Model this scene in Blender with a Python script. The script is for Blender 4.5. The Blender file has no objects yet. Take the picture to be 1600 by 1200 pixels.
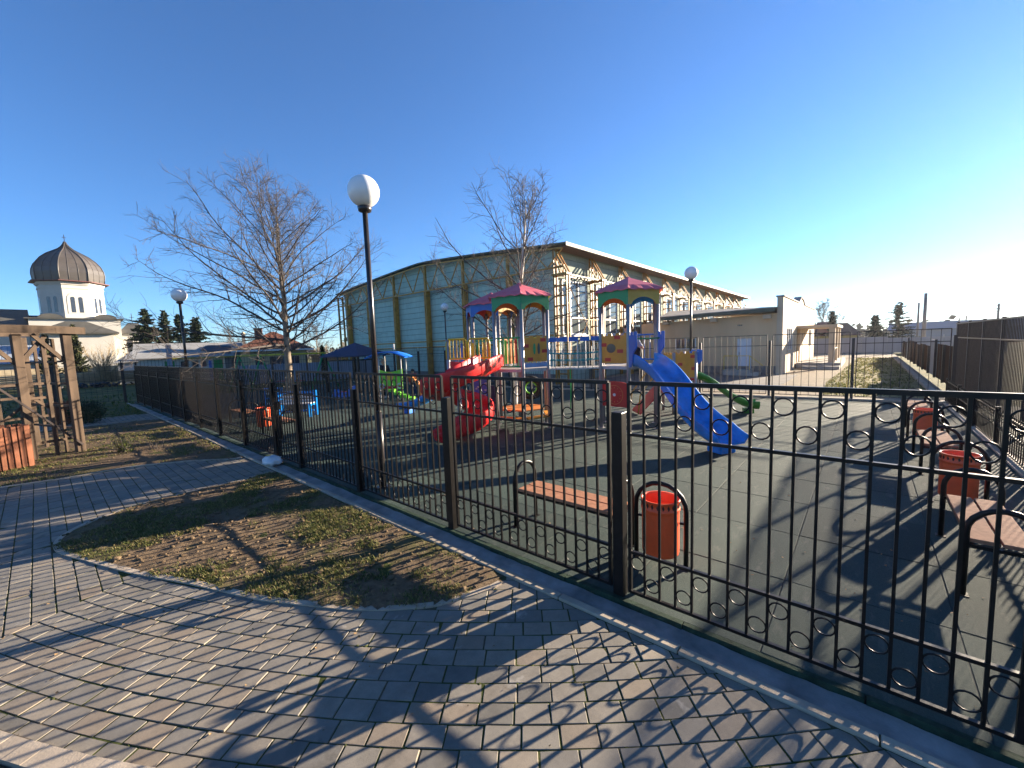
import bpy, bmesh, math, random
import numpy as np
from mathutils import Vector, Matrix
R = random.Random(7)
sc = bpy.context.scene
COL = sc.collection
pi = math.pi
rad = math.radians

# ------------------------------------------------------------------ camera
FPX, PITCH, ROLL, YAW, CAMH = 640.0, 0.0938, -0.0354, 0.714, 2.0
_fh = Vector((math.cos(YAW), math.sin(YAW), 0)); _rt = Vector((math.sin(YAW), -math.cos(YAW), 0)); _up = Vector((0, 0, 1))
_F = _fh*math.cos(PITCH) - _up*math.sin(PITCH)
_U = _up*math.cos(PITCH) + _fh*math.sin(PITCH)
_R = _rt*math.cos(ROLL) + _U*math.sin(ROLL)
_U = -_rt*math.sin(ROLL) + _U*math.cos(ROLL)
cam = bpy.data.cameras.new('camera'); cam.sensor_width = 36; cam.lens = FPX/1600*36; cam.clip_end = 3000; cam.clip_start = .05
camo = bpy.data.objects.new('camera', cam); COL.objects.link(camo); sc.camera = camo
m = Matrix((_R, _U, -_F)).transposed().to_4x4(); m.translation = (0, 0, CAMH); camo.matrix_world = m

def W(l, d, z=0.0):                       # a ground position: metres to the right, metres ahead
    return Vector((_fh.x*d + _rt.x*l, _fh.y*d + _rt.y*l, z))
ROTC = math.atan2(_rt.y, _rt.x)            # a thing whose local x runs across the view

# ------------------------------------------------------------------ materials
def nmat(name):
    mt = bpy.data.materials.new(name); mt.use_nodes = True
    nt = mt.node_tree; b = nt.nodes['Principled BSDF']
    return mt, nt, b
def setspec(b, v):
    if 'Specular IOR Level' in b.inputs: b.inputs['Specular IOR Level'].default_value = v
def ramp(nt, fac, stops):
    r = nt.nodes.new('ShaderNodeValToRGB'); cr = r.color_ramp
    while len(cr.elements) < len(stops): cr.elements.new(.5)
    for e, (p, c) in zip(cr.elements, stops): e.position = p; e.color = (c[0], c[1], c[2], 1)
    nt.links.new(fac, r.inputs[0]); return r.outputs[0]
def noise(nt, scale, detail=4, rough=.55, vec=None, dist=0):
    n = nt.nodes.new('ShaderNodeTexNoise'); n.inputs['Scale'].default_value = scale; n.inputs['Detail'].default_value = detail
    n.inputs['Roughness'].default_value = rough; n.inputs['Distortion'].default_value = dist
    if vec is None: vec = coords(nt)
    nt.links.new(vec, n.inputs['Vector']); return n.outputs[0]
def coords(nt):
    for n in nt.nodes:
        if n.type == 'TEX_COORD': return n.outputs['Object']
    return nt.nodes.new('ShaderNodeTexCoord').outputs['Object']
def mapping(nt, scale=(1, 1, 1), rot=(0, 0, 0), loc=(0, 0, 0)):
    mp = nt.nodes.new('ShaderNodeMapping'); mp.inputs['Scale'].default_value = scale; mp.inputs['Rotation'].default_value = rot; mp.inputs['Location'].default_value = loc
    nt.links.new(coords(nt), mp.inputs[0]); return mp.outputs[0]
def mix(nt, fac, a, b, mode='MIX'):
    n = nt.nodes.new('ShaderNodeMix'); n.data_type = 'RGBA'; n.blend_type = mode
    for i, v in ((6, a), (7, b)):
        if isinstance(v, tuple): n.inputs[i].default_value = (*v, 1)
        else: nt.links.new(v, n.inputs[i])
    if isinstance(fac, (int, float)): n.inputs[0].default_value = fac
    else: nt.links.new(fac, n.inputs[0])
    return n.outputs[2]
def bump(nt, b, h, strength=.3, dist=.02):
    n = nt.nodes.new('ShaderNodeBump'); n.inputs['Strength'].default_value = strength; n.inputs['Distance'].default_value = dist
    nt.links.new(h, n.inputs['Height']); nt.links.new(n.outputs[0], b.inputs['Normal'])
def island(nt):
    return nt.nodes.new('ShaderNodeNewGeometry').outputs['Random Per Island']
def M(name, col, rough=.6, var=.18, scale=6, spec=.4, metal=0, bmp=0, bscale=60, bdist=.004, isl=0, streak=False):
    """Plain material whose base colour wanders a little with noise."""
    mt, nt, b = nmat(name)
    vec = mapping(nt, (1, 1, .15)) if streak else None
    f = noise(nt, scale, 5, .6, vec)
    d = tuple(max(0, c*(1-var)) for c in col); l = tuple(min(1, c*(1+var)) for c in col)
    c = ramp(nt, f, [(.3, d), (.7, l)])
    if isl:
        g = ramp(nt, island(nt), [(0, (1-isl,)*3), (1, (1+isl*.6,)*3)])
        c = mix(nt, 1.0, c, g, 'MULTIPLY')
    nt.links.new(c, b.inputs['Base Color'])
    b.inputs['Roughness'].default_value = rough; b.inputs['Metallic'].default_value = metal; setspec(b, spec)
    if bmp: bump(nt, b, noise(nt, bscale, 6, .65), bmp, bdist)
    return mt

MT = {}
MT['black'] = M('black_paint', (.0075, .0065, .0065), .38, .5, 14, .25, bmp=.25, bscale=40, bdist=.001)
MT['dkmetal'] = M('dark_brown_metal', (.030, .020, .018), .45, .3, 5, .4)
MT['pole'] = M('pole_paint', (.022, .018, .018), .3, .3, 9, .5)
MT['globe'] = M('opal_globe', (.80, .80, .80), .25, .03, 3, .5)
MT['white'] = M('white_plaster', (.47, .45, .405), .8, .07, 1.2, .2, bmp=.2, bscale=25)
MT['cream'] = M('cream_plaster', (.62, .435, .26), .85, .12, .8, .2, bmp=.2, bscale=30, streak=True)
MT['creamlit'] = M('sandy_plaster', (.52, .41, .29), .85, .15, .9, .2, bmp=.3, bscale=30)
MT['plinth'] = M('plinth_concrete', (.17, .15, .14), .9, .25, 3, .2, bmp=.3)
MT['concrete'] = M('concrete', (.34, .32, .29), .9, .25, 2.2, .2, bmp=.4, bscale=45)
MT['kerb'] = M('kerb_concrete', (.36, .30, .23), .85, .22, 5, .25, bmp=.5, bscale=90, isl=.12)
MT['gutter'] = M('gutter_mortar', (.25, .235, .22), .85, .55, 2.2, .25, bmp=.6, bscale=30, bdist=.012)
MT['steelroof'] = M('grey_metal_roof', (.075, .072, .062), .5, .2, 1.0, .4)
MT['dome'] = M('dome_dark_metal', (.062, .054, .048), .42, .25, .7, .5)
MT['asphaltroof'] = M('weathered_roof', (.30, .28, .25), .8, .3, 1.5, .2, bmp=.2)
MT['slate'] = M('grey_fibre_roof', (.27, .27, .26), .75, .3, .7, .25)
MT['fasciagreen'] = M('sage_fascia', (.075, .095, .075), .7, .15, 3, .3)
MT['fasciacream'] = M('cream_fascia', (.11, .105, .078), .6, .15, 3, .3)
MT['truss'] = M('ochre_steel', (.32, .15, .014), .5, .3, 4, .4, bmp=.1)
MT['trussdk'] = M('brown_ochre_steel', (.42, .205, .032), .55, .3, 4, .4)
MT['frame'] = M('white_frame', (.62, .61, .60), .5, .06, 5, .3)
MT['door'] = M('white_door', (.62, .63, .66), .5, .05, 3, .3)
MT['dkglass'] = M('dark_window', (.03, .035, .045), .08, .3, 2, .8)
MT['brickred'] = M('chimney_brick', (.33, .13, .06), .85, .25, 12, .2, bmp=.3)
MT['wood'] = M('weathered_wood', (.080, .054, .036), .8, .35, 7, .25, bmp=.4, bscale=30, streak=True)
MT['woodpale'] = M('pale_timber', (.34, .25, .16), .85, .35, 7, .2, isl=.35, streak=True)
MT['woodred'] = M('stained_slats', (.22, .080, .038), .65, .3, 9, .3, isl=.2, streak=True)
MT['bench'] = M('bench_plank', (.36, .17, .10), .8, .22, 16, .08, isl=.08, bmp=.15)
MT['binred'] = M('orange_bin_paint', (.85, .10, .024), .42, .12, 6, .5)
MT['red'] = M('red_plastic', (.66, .018, .018), .38, .26, 4.0, .45, bmp=.12, bscale=14)
MT['blue'] = M('blue_plastic', (.008, .20, .58), .27, .26, 4.0, .45, bmp=.12, bscale=14)
MT['bluedk'] = M('blue_panel', (.010, .11, .44), .38, .12, 4, .5)
MT['green'] = M('green_plastic', (.045, .21, .022), .3, .26, 4.0, .45, bmp=.12, bscale=14)
MT['greenp'] = M('green_panel', (.02, .26, .085), .42, .1, 4, .45)
MT['lime'] = M('lime_panel', (.17, .56, .03), .42, .1, 4, .45)
MT['yellow'] = M('yellow_paint', (.62, .40, .02), .4, .12, 5, .45)
MT['amber'] = M('amber_panel', (.64, .265, .030), .45, .12, 5, .4)
MT['tan'] = M('tan_panel', (.50, .30, .045), .45, .12, 5, .4)
MT['orange'] = M('orange_panel', (.62, .20, .045), .45, .1, 4, .4)
MT['redp'] = M('red_panel', (.50, .030, .022), .45, .12, 4, .4)
MT['pink'] = M('faded_pink_roof', (.60, .125, .16), .55, .16, 2, .35)
MT['steel'] = M('galvanised_post', (.30, .29, .30), .42, .14, 5, .5, metal=.55)
MT['steellt'] = M('deck_metal', (.45, .43, .42), .5, .15, 6, .4, metal=.2)
MT['rope'] = M('pale_rope', (.50, .50, .49), .8, .15, 20, .2)
MT['teal'] = M('teal_rope', (.02, .22, .25), .7, .15, 20, .2)
MT['greenrope'] = M('green_rope', (.04, .45, .09), .7, .15, 20, .2)
MT['navy'] = M('navy_roof', (.018, .028, .075), .6, .2, 3, .35)
MT['skyblue'] = M('bright_blue_roof', (.012, .16, .62), .45, .12, 3, .4)
MT['skin'] = M('skin', (.48, .27, .19), .55, .06, 8, .3)
MT['hair'] = M('black_hair', (.012, .010, .010), .5, .3, 30, .4)
MT['cloth_dk'] = M('dark_jacket', (.016, .018, .028), .85, .3, 9, .2)
MT['cloth_gr'] = M('blue_grey_sleeve', (.24, .27, .38), .85, .2, 12, .2)
MT['cloth_be'] = M('beige_knit', (.42, .31, .20), .9, .15, 14, .2)
MT['cloth_rd'] = M('red_jacket', (.36, .05, .04), .85, .15, 14, .2)
MT['denim'] = M('dark_denim', (.03, .045, .10), .85, .2, 12, .2)
MT['shoe'] = M('pale_shoe', (.4, .38, .36), .7, .1, 8, .3)
MT['rubberblk'] = M('black_rubber', (.015, .015, .015), .6, .3, 20, .3)
MT['bark'] = M('pale_bark', (.22, .175, .13), .85, .45, 5, .2, bmp=.5, bscale=25, bdist=.01)
MT['twig'] = M('twig_bark', (.070, .060, .055), .8, .3, 4, .2)
MT['limewash'] = M('limewashed_bark', (.55, .50, .44), .85, .4, 6, .2, bmp=.4, bscale=25, bdist=.01)
MT['needle'] = M('fir_needles', (.035, .055, .025), .75, .5, 1.4, .25, isl=.45)
MT['ever'] = M('thuja_foliage', (.050, .058, .022), .8, .5, 1.2, .2, isl=.4)
MT['farneedle'] = M('spruce_needles', (.045, .058, .045), .75, .5, 1.2, .25, isl=.4)
MT['bushtwig'] = M('tan_twigs', (.30, .225, .13), .85, .25, 4, .2)
MT['bag'] = M('white_plastic_film', (.68, .66, .66), .35, .08, 9, .5)
MT['far'] = M('far_grey_shed', (.23, .25, .28), .8, .15, .2, .2)
MT['polec'] = M('concrete_pole', (.20, .18, .17), .85, .2, 4, .2)
MT['greyfence'] = M('grey_panel_fence', (.23, .25, .30), .8, .16, .8, .25, streak=True)
MT['palefence'] = M('pale_concrete_wall', (.33, .31, .30), .85, .14, .7, .2, streak=True)
MT['stonewall'] = M('beige_block_wall', (.40, .33, .22), .9, .25, 2.2, .2, bmp=.4)
MT['yellowtrim'] = M('yellow_gutter', (.50, .42, .03), .5, .1, 4, .3)
MT['greendoor'] = M('green_door', (.015, .20, .05), .5, .15, 4, .3)
MT['fencegreen'] = M('green_steel', (.012, .23, .07), .45, .15, 4, .4)
MT['rope_w'] = MT['rope']

def mk_rubber():
    mt, nt, b = nmat('rubber_tiles')
    fine = noise(nt, 900, 2, .5); med = noise(nt, 60, 5, .7); big = noise(nt, .9, 4, .6)
    c = ramp(nt, fine, [(.35, (.016, .030, .027)), (.6, (.050, .078, .069))])
    c2 = ramp(nt, med, [(.3, (.8,)*3), (.75, (1.15,)*3)])
    c3 = ramp(nt, big, [(.25, (.78, .80, .80)), (.8, (1.2, 1.17, 1.12))])
    c = mix(nt, 1, mix(nt, 1, c, c2, 'MULTIPLY'), c3, 'MULTIPLY')
    g = ramp(nt, island(nt), [(0, (.78, .79, .80)), (.5, (1.0,)*3), (1, (1.22, 1.2, 1.15))])
    sc_ = noise(nt, 2.6, 6, .7, mapping(nt, (1, 3.2, 1), (0, 0, .5))); c = mix(nt, ramp(nt, sc_, [(.56, (0,)*3), (.68, (.35,)*3)]), c, (.125, .13, .115))
    c = mix(nt, 1, c, g, 'MULTIPLY')
    v = noise(nt, 7, 6, .75)                 # scattered dust
    c = mix(nt, ramp(nt, v, [(.60, (0,)*3), (.80, (.22,)*3)]), c, (.14, .14, .12))
    nt.links.new(c, b.inputs['Base Color']); b.inputs['Roughness'].default_value = .85; setspec(b, .25)
    bump(nt, b, noise(nt, 350, 3, .7), .8, .004); return mt
MT['rubber'] = mk_rubber()
def mk_paver():
    mt, nt, b = nmat('grey_pavers')
    f = noise(nt, 9, 6, .65); big = noise(nt, .8, 4, .6); fine = noise(nt, 240, 3, .6)
    c = ramp(nt, f, [(.25, (.140, .128, .110)), (.75, (.240, .218, .184))])
    g = ramp(nt, island(nt), [(0, (.60, .63, .66)), (.25, (.86, .87, .88)), (.5, (1.0, .99, .97)), (.75, (1.12, 1.04, .94)), (.9, (1.02, .88, .76)), (1, (1.34, 1.28, 1.18))])
    c = mix(nt, 1, c, g, 'MULTIPLY')
    c = mix(nt, ramp(nt, big, [(.35, (0,)*3), (.75, (.45,)*3)]), c, (.26, .235, .19))
    c = mix(nt, ramp(nt, fine, [(.35, (.25,)*3), (.5, (0,)*3)]), c, (.07, .065, .06))
    st = noise(nt, 3.3, 5, .7)
    c = mix(nt, ramp(nt, st, [(.62, (0,)*3), (.70, (.6,)*3)]), c, (.36, .34, .30))
    dk = noise(nt, 1.7, 7, .75, None, .6); c = mix(nt, ramp(nt, dk, [(.58, (0,)*3), (.70, (.65,)*3)]), c, (.075, .068, .055))
    nt.links.new(c, b.inputs['Base Color']); b.inputs['Roughness'].default_value = .75; setspec(b, .3)
    h = mix(nt, .5, noise(nt, 30, 5, .6), fine); bump(nt, b, h, .35, .004); return mt
MT['paver'] = mk_paver()
def mk_soil(name, a, bcol, cgreen, gpos=(.45, .62), scale=1.3, bd=.03):
    mt, nt, b = nmat(name)
    f = noise(nt, 14, 8, .7); c = ramp(nt, f, [(.3, a), (.7, bcol)])
    g = noise(nt, scale, 5, .65); c = mix(nt, ramp(nt, g, [(gpos[0], (0,)*3), (gpos[1], (1,)*3)]), c, cgreen)
    nt.links.new(c, b.inputs['Base Color']); b.inputs['Roughness'].default_value = .95; setspec(b, .1)
    bump(nt, b, noise(nt, 25, 8, .75), .9, bd); return mt
MT['soil'] = mk_soil('bare_soil', (.085, .058, .036), (.20, .145, .092), (.10, .095, .035), (.52, .66))
MT['joint'] = mk_soil('mossy_joint_sand', (.07, .055, .04), (.13, .105, .07), (.052, .062, .018), (.38, .50), 2.5, .01)
MT['lawn'] = mk_soil('lawn_earth', (.045, .055, .022), (.10, .105, .035), (.15, .13, .05), (.45, .62), .7)
MT['yard'] = mk_soil('sandy_yard', (.21, .175, .13), (.34, .285, .21), (.16, .145, .06), (.58, .7), .35)
MT['asphalt'] = M('old_asphalt', (.13, .12, .115), .9, .2, 2, .2, bmp=.3)
def mk_grass(name, c0, c1, c2):
    mt, nt, b = nmat(name)
    c = ramp(nt, island(nt), [(0, c0), (.55, c1), (1, c2)])
    nt.links.new(c, b.inputs['Base Color']); b.inputs['Roughness'].default_value = .7; setspec(b, .2)
    if 'Subsurface Weight' in b.inputs: pass
    tr = nt.nodes.new('ShaderNodeBsdfTranslucent'); nt.links.new(c, tr.inputs[0])
    mx = nt.nodes.new('ShaderNodeMixShader'); mx.inputs[0].default_value = .35
    nt.links.new(b.outputs[0], mx.inputs[1]); nt.links.new(tr.outputs[0], mx.inputs[2])
    nt.links.new(mx.outputs[0], nt.nodes['Material Output'].inputs[0]); return mt
MT['grass'] = mk_grass('winter_grass', (.06, .085, .018), (.14, .15, .045), (.30, .235, .11))
MT['grassg'] = mk_grass('green_grass', (.05, .085, .016), (.10, .135, .03), (.19, .17, .06))
def mk_board(name, col, pitch, dark=.55, axis=2, sp=.12):
    """boarded wall: horizontal lap joints every `pitch` metres as dark grooves"""
    mt, nt, b = nmat(name)
    sep = nt.nodes.new('ShaderNodeSeparateXYZ'); nt.links.new(coords(nt), sep.inputs[0])
    md = nt.nodes.new('ShaderNodeMath'); md.operation = 'MULTIPLY'; md.inputs[1].default_value = 1/pitch; nt.links.new(sep.outputs[axis], md.inputs[0])
    fr = nt.nodes.new('ShaderNodeMath'); fr.operation = 'FRACT'; nt.links.new(md.outputs[0], fr.inputs[0])
    f = noise(nt, .9, 6, .65); big = noise(nt, 6, 5, .6, mapping(nt, (1, 1, .2)))
    c = ramp(nt, f, [(.3, tuple(x*.82 for x in col)), (.7, tuple(x*1.15 for x in col))])
    c = mix(nt, .35, c, ramp(nt, big, [(.3, tuple(x*.75 for x in col)), (.7, tuple(x*1.2 for x in col))]))
    g = ramp(nt, fr.outputs[0], [(0, (0,)*3), (.10, (1,)*3), (.94, (1,)*3), (1, (0,)*3)])
    nt.links.new(mix(nt, g, mix(nt, 1, c, (dark,)*3, 'MULTIPLY'), c), b.inputs['Base Color'])
    b.inputs['Roughness'].default_value = .8; setspec(b, sp)
    bump(nt, b, g, .8, .03); return mt
MT['hallwall'] = mk_board('sea_green_cladding', (.42, .53, .44), .37)
MT['hallside'] = mk_board('cream_green_cladding', (.27, .32, .27), .30, .7)
MT['stripes'] = mk_board('ribbed_blue_roof', (.25, .29, .34), .35, .6, 0)
MT['tiles'] = mk_board('brown_roof_tiles', (.19, .085, .055), .34, .45, 0)
MT['whiteboard'] = mk_board('white_sheds', (.60, .60, .60), 1.3, .8, 0)
MT['panelgrey'] = mk_board('grey_panel_joints', (.23, .25, .30), .5, .6, 0)
MT['sheetbar'] = M('brown_bar_paint', (.055,.034,.026), .55, .2, 4, .3)
MT['sheet'] = mk_board('brown_sheet', (.085, .052, .040), .2, .6, 0, 0)

# ------------------------------------------------------------------ mesh builder
class MB:
    def __init__(s): s.v = []; s.f = []; s.mi = []; s.m = 0; s.sm = []
    def add(s, vs, fs, smooth=False):
        o = len(s.v); s.v += [tuple(v) for v in vs]
        for f in fs: s.f.append(tuple(i+o for i in f)); s.mi.append(s.m); s.sm.append(smooth)
    def box(s, a, b):
        x0, x1 = sorted((a[0], b[0])); y0, y1 = sorted((a[1], b[1])); z0, z1 = sorted((a[2], b[2]))
        s.add([(x0,y0,z0),(x1,y0,z0),(x1,y1,z0),(x0,y1,z0),(x0,y0,z1),(x1,y0,z1),(x1,y1,z1),(x0,y1,z1)],
              [(0,3,2,1),(4,5,6,7),(0,1,5,4),(1,2,6,5),(2,3,7,6),(3,0,4,7)])
    def obox(s, c, ax, ay, az):                # oriented box: centre and three half vectors
        c, ax, ay, az = map(Vector, (c, ax, ay, az))
        vs = [c+ax*i+ay*j+az*k for k in (-1,1) for j in (-1,1) for i in (-1,1)]
        s.add(vs, [(0,2,3,1),(4,5,7,6),(0,1,5,4),(1,3,7,5),(3,2,6,7),(2,0,4,6)])
    def bar(s, p, q, w, h=None, up=(0,0,1)):    # rectangular bar from p to q
        p, q = Vector(p), Vector(q); d = q-p; L = d.length
        if L < 1e-6: return
        d /= L; u = Vector(up)
        if abs(d.dot(u)) > .98: u = Vector((1,0,0))
        sd = d.cross(u).normalized(); u = sd.cross(d); h = w if h is None else h
        s.obox((p+q)/2, d*L/2, sd*w/2, u*h/2)
    def tube(s, pts, r, n=8, cap=True, smooth=True, closed=False):
        pts = [Vector(p) for p in pts]; k = len(pts)
        rs = r if isinstance(r, (list, tuple)) else [r]*k
        o = []; prev = None
        for i, p in enumerate(pts):
            if closed: d = pts[(i+1) % k]-pts[i-1]
            else: d = (pts[min(i+1, k-1)]-pts[max(i-1, 0)])
            if d.length < 1e-9: d = Vector((0,0,1))
            d.normalize()
            if prev is None:
                a = Vector((0,0,1)) if abs(d.z) < .9 else Vector((1,0,0)); x = d.cross(a).normalized()
            else: x = (prev-d*prev.dot(d)).normalized()
            y = d.cross(x); prev = x
            o += [p+(x*math.cos(2*pi*j/n)+y*math.sin(2*pi*j/n))*rs[i] for j in range(n)]
        fs = []
        for i in range(k if closed else k-1):
            a = i*n; b = ((i+1) % k)*n
            for j in range(n): fs.append((a+j, a+(j+1) % n, b+(j+1) % n, b+j))
        if cap and not closed: fs.append(tuple(range(n-1,-1,-1))); fs.append(tuple((k-1)*n+j for j in range(n)))
        s.add(o, fs, smooth)
    def lathe(s, c, prof, n=24, smooth=True, ph=0):   # profile of (radius, z)
        c = Vector(c); vs = []; k = len(prof)
        for r, z in prof:
            vs += [c+Vector((r*math.cos(2*pi*j/n+ph), r*math.sin(2*pi*j/n+ph), z)) for j in range(n)]
        fs = [(i*n+j, i*n+(j+1) % n, (i+1)*n+(j+1) % n, (i+1)*n+j) for i in range(k-1) for j in range(n)]
        s.add(vs, fs, smooth)
    def ring(s, c, ax, ay, R_, r, n=16, k=5):
        c, ax, ay = Vector(c), Vector(ax), Vector(ay)
        s.tube([c+ax*(R_*math.cos(2*pi*i/n))+ay*(R_*math.sin(2*pi*i/n)) for i in range(n)], r, k, closed=True)
    def prism(s, poly, off):                     # flat polygon (3-D points) pushed along off
        n = len(poly); a = [Vector(p) for p in poly]; o = Vector(off)
        s.add(a+[p+o for p in a], [tuple(range(n-1,-1,-1)), tuple(range(n, 2*n))]+[(i, (i+1) % n, n+(i+1) % n, n+i) for i in range(n)])
    def ico(s, c, r, sub=2, sq=(1,1,1), jit=0):
        bm = bmesh.new(); bmesh.ops.create_icosphere(bm, subdivisions=sub, radius=1)
        vs = []
        for v in bm.verts:
            k = 1+R.uniform(-jit, jit); vs.append((c[0]+v.co.x*r*sq[0]*k, c[1]+v.co.y*r*sq[1]*k, c[2]+v.co.z*r*sq[2]*k))
        s.add(vs, [tuple(v.index for v in f.verts) for f in bm.faces], True); bm.free()
    def build(s, name, mat, parent=None, org=None, bevel=0):
        """link as one object; org is subtracted from the vertices (children of an Empty standing at org)"""
        me = bpy.data.meshes.new(name)
        if org is None and parent is not None: org = parent.get('_org', None)
        vs = s.v if org is None else [(v[0]-org[0], v[1]-org[1], v[2]-org[2]) for v in s.v]
        me.from_pydata(vs, [], s.f)
        ms = mat if isinstance(mat, (list, tuple)) else [mat]
        for q in ms: me.materials.append(MT[q] if isinstance(q, str) else q)
        me.polygons.foreach_set('material_index', s.mi); me.polygons.foreach_set('use_smooth', s.sm); me.update()
        o = bpy.data.objects.new(name, me); COL.objects.link(o)
        if parent is not None: o.parent = parent
        elif org is not None: o.location = org
        if org is not None: ORG[o.name] = tuple(org)
        if bevel:
            bv = o.modifiers.new('edge', 'BEVEL'); bv.width = bevel; bv.segments = 2; bv.limit_method = 'ANGLE'
        return o
ORG = {}
def build(mb, name, mat, parent=None, bevel=0):
    org = ORG.get(parent.name) if parent is not None else None
    return mb.build(name, mat, parent, org, bevel)
def tag(o, label, cat, group=None):
    o['label'] = label; o['category'] = cat
    if group: o['group'] = group
    return o
def thing(name, label, cat, loc=(0,0,0), group=None, rz=0, local=False):
    o = bpy.data.objects.new(name, None); COL.objects.link(o); o.location = loc; o.rotation_euler = (0,0,rz); o.empty_display_size = .2
    ORG[o.name] = (0,0,0) if local else tuple(loc)
    return tag(o, label, cat, group)
def single(mb, name, mat, label, cat, loc=None, group=None, bevel=0):
    o = mb.build(name, mat, None, loc, bevel); return tag(o, label, cat, group)
def struct(mb, name, mat, kind='structure'):
    o = mb.build(name, mat); o['kind'] = kind; return o
def copy_tree(o, parent=None):
    c = o.copy(); COL.objects.link(c)
    if parent is not None: c.parent = parent
    for ch in list(o.children): copy_tree(ch, c)
    return c

# ------------------------------------------------------------------ light
SUN_AZ, SUN_EL = rad(-18.5), rad(13.0)
sund = Vector((math.cos(SUN_AZ)*math.cos(SUN_EL), math.sin(SUN_AZ)*math.cos(SUN_EL), math.sin(SUN_EL)))
w = bpy.data.worlds.new('World'); sc.world = w; w.use_nodes = True
nt = w.node_tree; sky = nt.nodes.new('ShaderNodeTexSky'); sky.sky_type = 'NISHITA'; sky.sun_disc = False
sky.sun_elevation = SUN_EL; sky.sun_rotation = pi/2 - SUN_AZ
sky.air_density = .85; sky.dust_density = .08; sky.ozone_density = 6.0; sky.altitude = 100
nt.links.new(sky.outputs[0], nt.nodes['Background'].inputs[0]); nt.nodes['Background'].inputs[1].default_value = .057
sl = bpy.data.lights.new('sun', 'SUN'); sl.energy = 5.0; sl.angle = rad(.5); sl.color = (1, .84, .64)
so = bpy.data.objects.new('sun', sl); COL.objects.link(so); so.rotation_euler = sund.to_track_quat('Z', 'Y').to_euler()
sc.view_settings.view_transform = 'Standard'; sc.view_settings.look = 'None'; sc.view_settings.exposure = 2.28; sc.view_settings.gamma = 1

# ------------------------------------------------------------------ ground
def poly_in(p, poly):
    x, y = p; c = False; n = len(poly); j = n-1
    for i in range(n):
        xi, yi = poly[i]; xj, yj = poly[j]
        if (yi > y) != (yj > y) and x < (xj-xi)*(y-yi)/(yj-yi)+xi: c = not c
        j = i
    return c
def catmull(pts, k=5, closed=True):
    n = len(pts); out = []
    for i in range(n):
        p0, p1, p2, p3 = (Vector(pts[(i+j-1) % n]) for j in range(4))
        for q in range(k):
            t = q/k
            out.append(tuple(.5*((2*p1)+(p2-p0)*t+(2*p0-5*p1+4*p2-p3)*t*t+(3*p1-p0-3*p2+p3)*t**3)))
    return out
def flat(poly, z, name, mat, kind='structure'):
    b = MB(); b.add([(x, y, z) for x, y in poly], [tuple(range(len(poly)))]); return struct(b, name, mat, kind)
b = MB(); b.add([(-900,-900,-.16),(1200,-900,-.16),(1200,1200,-.16),(-900,1200,-.16)], [(0,1,2,3)]); struct(b, 'ground', 'lawn')
ZP = -.03     # top of the paving
flat([(-14,-6),(2.62,-6),(2.62,25),(-14,25)], -.0345, 'joint_sand', 'joint')
# rubber play surface of square tiles, each a slightly different tone
def far_x(y): return 16.05-.095*(y+1.7)
b = MB(); P_ = .98; nx = 15; ny = 29
for i in range(nx):
    for j in range(ny):
        x0 = 2.87+i*P_ ; x1 = x0+P_-.007; y0 = -2.49+j*P_; y1 = y0+P_-.007
        if i == 0: x0 = 2.838
        z = R.uniform(-.003, .003); t = .004
        if x0 > 15.9-.095*(y0+1.7): continue
        b.add([(x0,y0,z-t),(x1,y0,z-t),(x1,y1,z-t),(x0,y1,z-t),(x0+.004,y0+.004,z),(x1-.004,y0+.004,z),(x1-.004,y1-.004,z),(x0+.004,y1-.004,z)],
              [(4,5,6,7),(0,1,5,4),(1,2,6,5),(2,3,7,6),(3,0,4,7)])
struct(b, 'rubber_surface', 'rubber')
b = MB(); b.box((2.83,-3,-.16), (16.2,25.4,-.0055)); struct(b, 'rubber_base', M('rubber_seam', (.022,.030,.027), .9))
# mossy green rubber lip along the fence foot
b = MB()
y = -3.0
while y < 25.2:
    L = .98; j = R.uniform(-.006, .006); b.box((2.795+j, y, -.09), (2.837, y+L-.008, -.001+R.uniform(-.003,.003))); y += L
struct(b, 'rubber_edge', M('green_rubber_edge', (.020,.040,.026), .9, .5, 12, .2, bmp=.6, bscale=60, bdist=.01))
# mortar gutter strip and tan kerb stones
b = MB(); ys = np.arange(-3, 25.3, .1); xs = [2.60, 2.64, 2.70, 2.77, 2.80]
vs = []; fs = []
for i, yy in enumerate(ys):
    for j, xx in enumerate(xs):
        zz = (-.035, -.052, -.050, -.044, -.040)[j] + R.uniform(-.006, .006)
        vs.append((xx, yy, zz))
    if i:
        for j in range(4): a = (i-1)*5+j; fs.append((a, a+1, a+6, a+5))
b.add(vs, fs, True); struct(b, 'gutter', 'gutter')
b = MB(); y = -3.0
while y < 25.2:
    L = R.uniform(.93, 1.0); j = R.uniform(-.004, .004)
    b.box((2.535+j, y, -.12), (2.603+j, y+L-.006, -.012+R.uniform(-.003,.003))); y += L
o = struct(b, 'kerb', 'kerb'); bv = o.modifiers.new('edge', 'BEVEL'); bv.width = .008; bv.segments = 2

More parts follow.
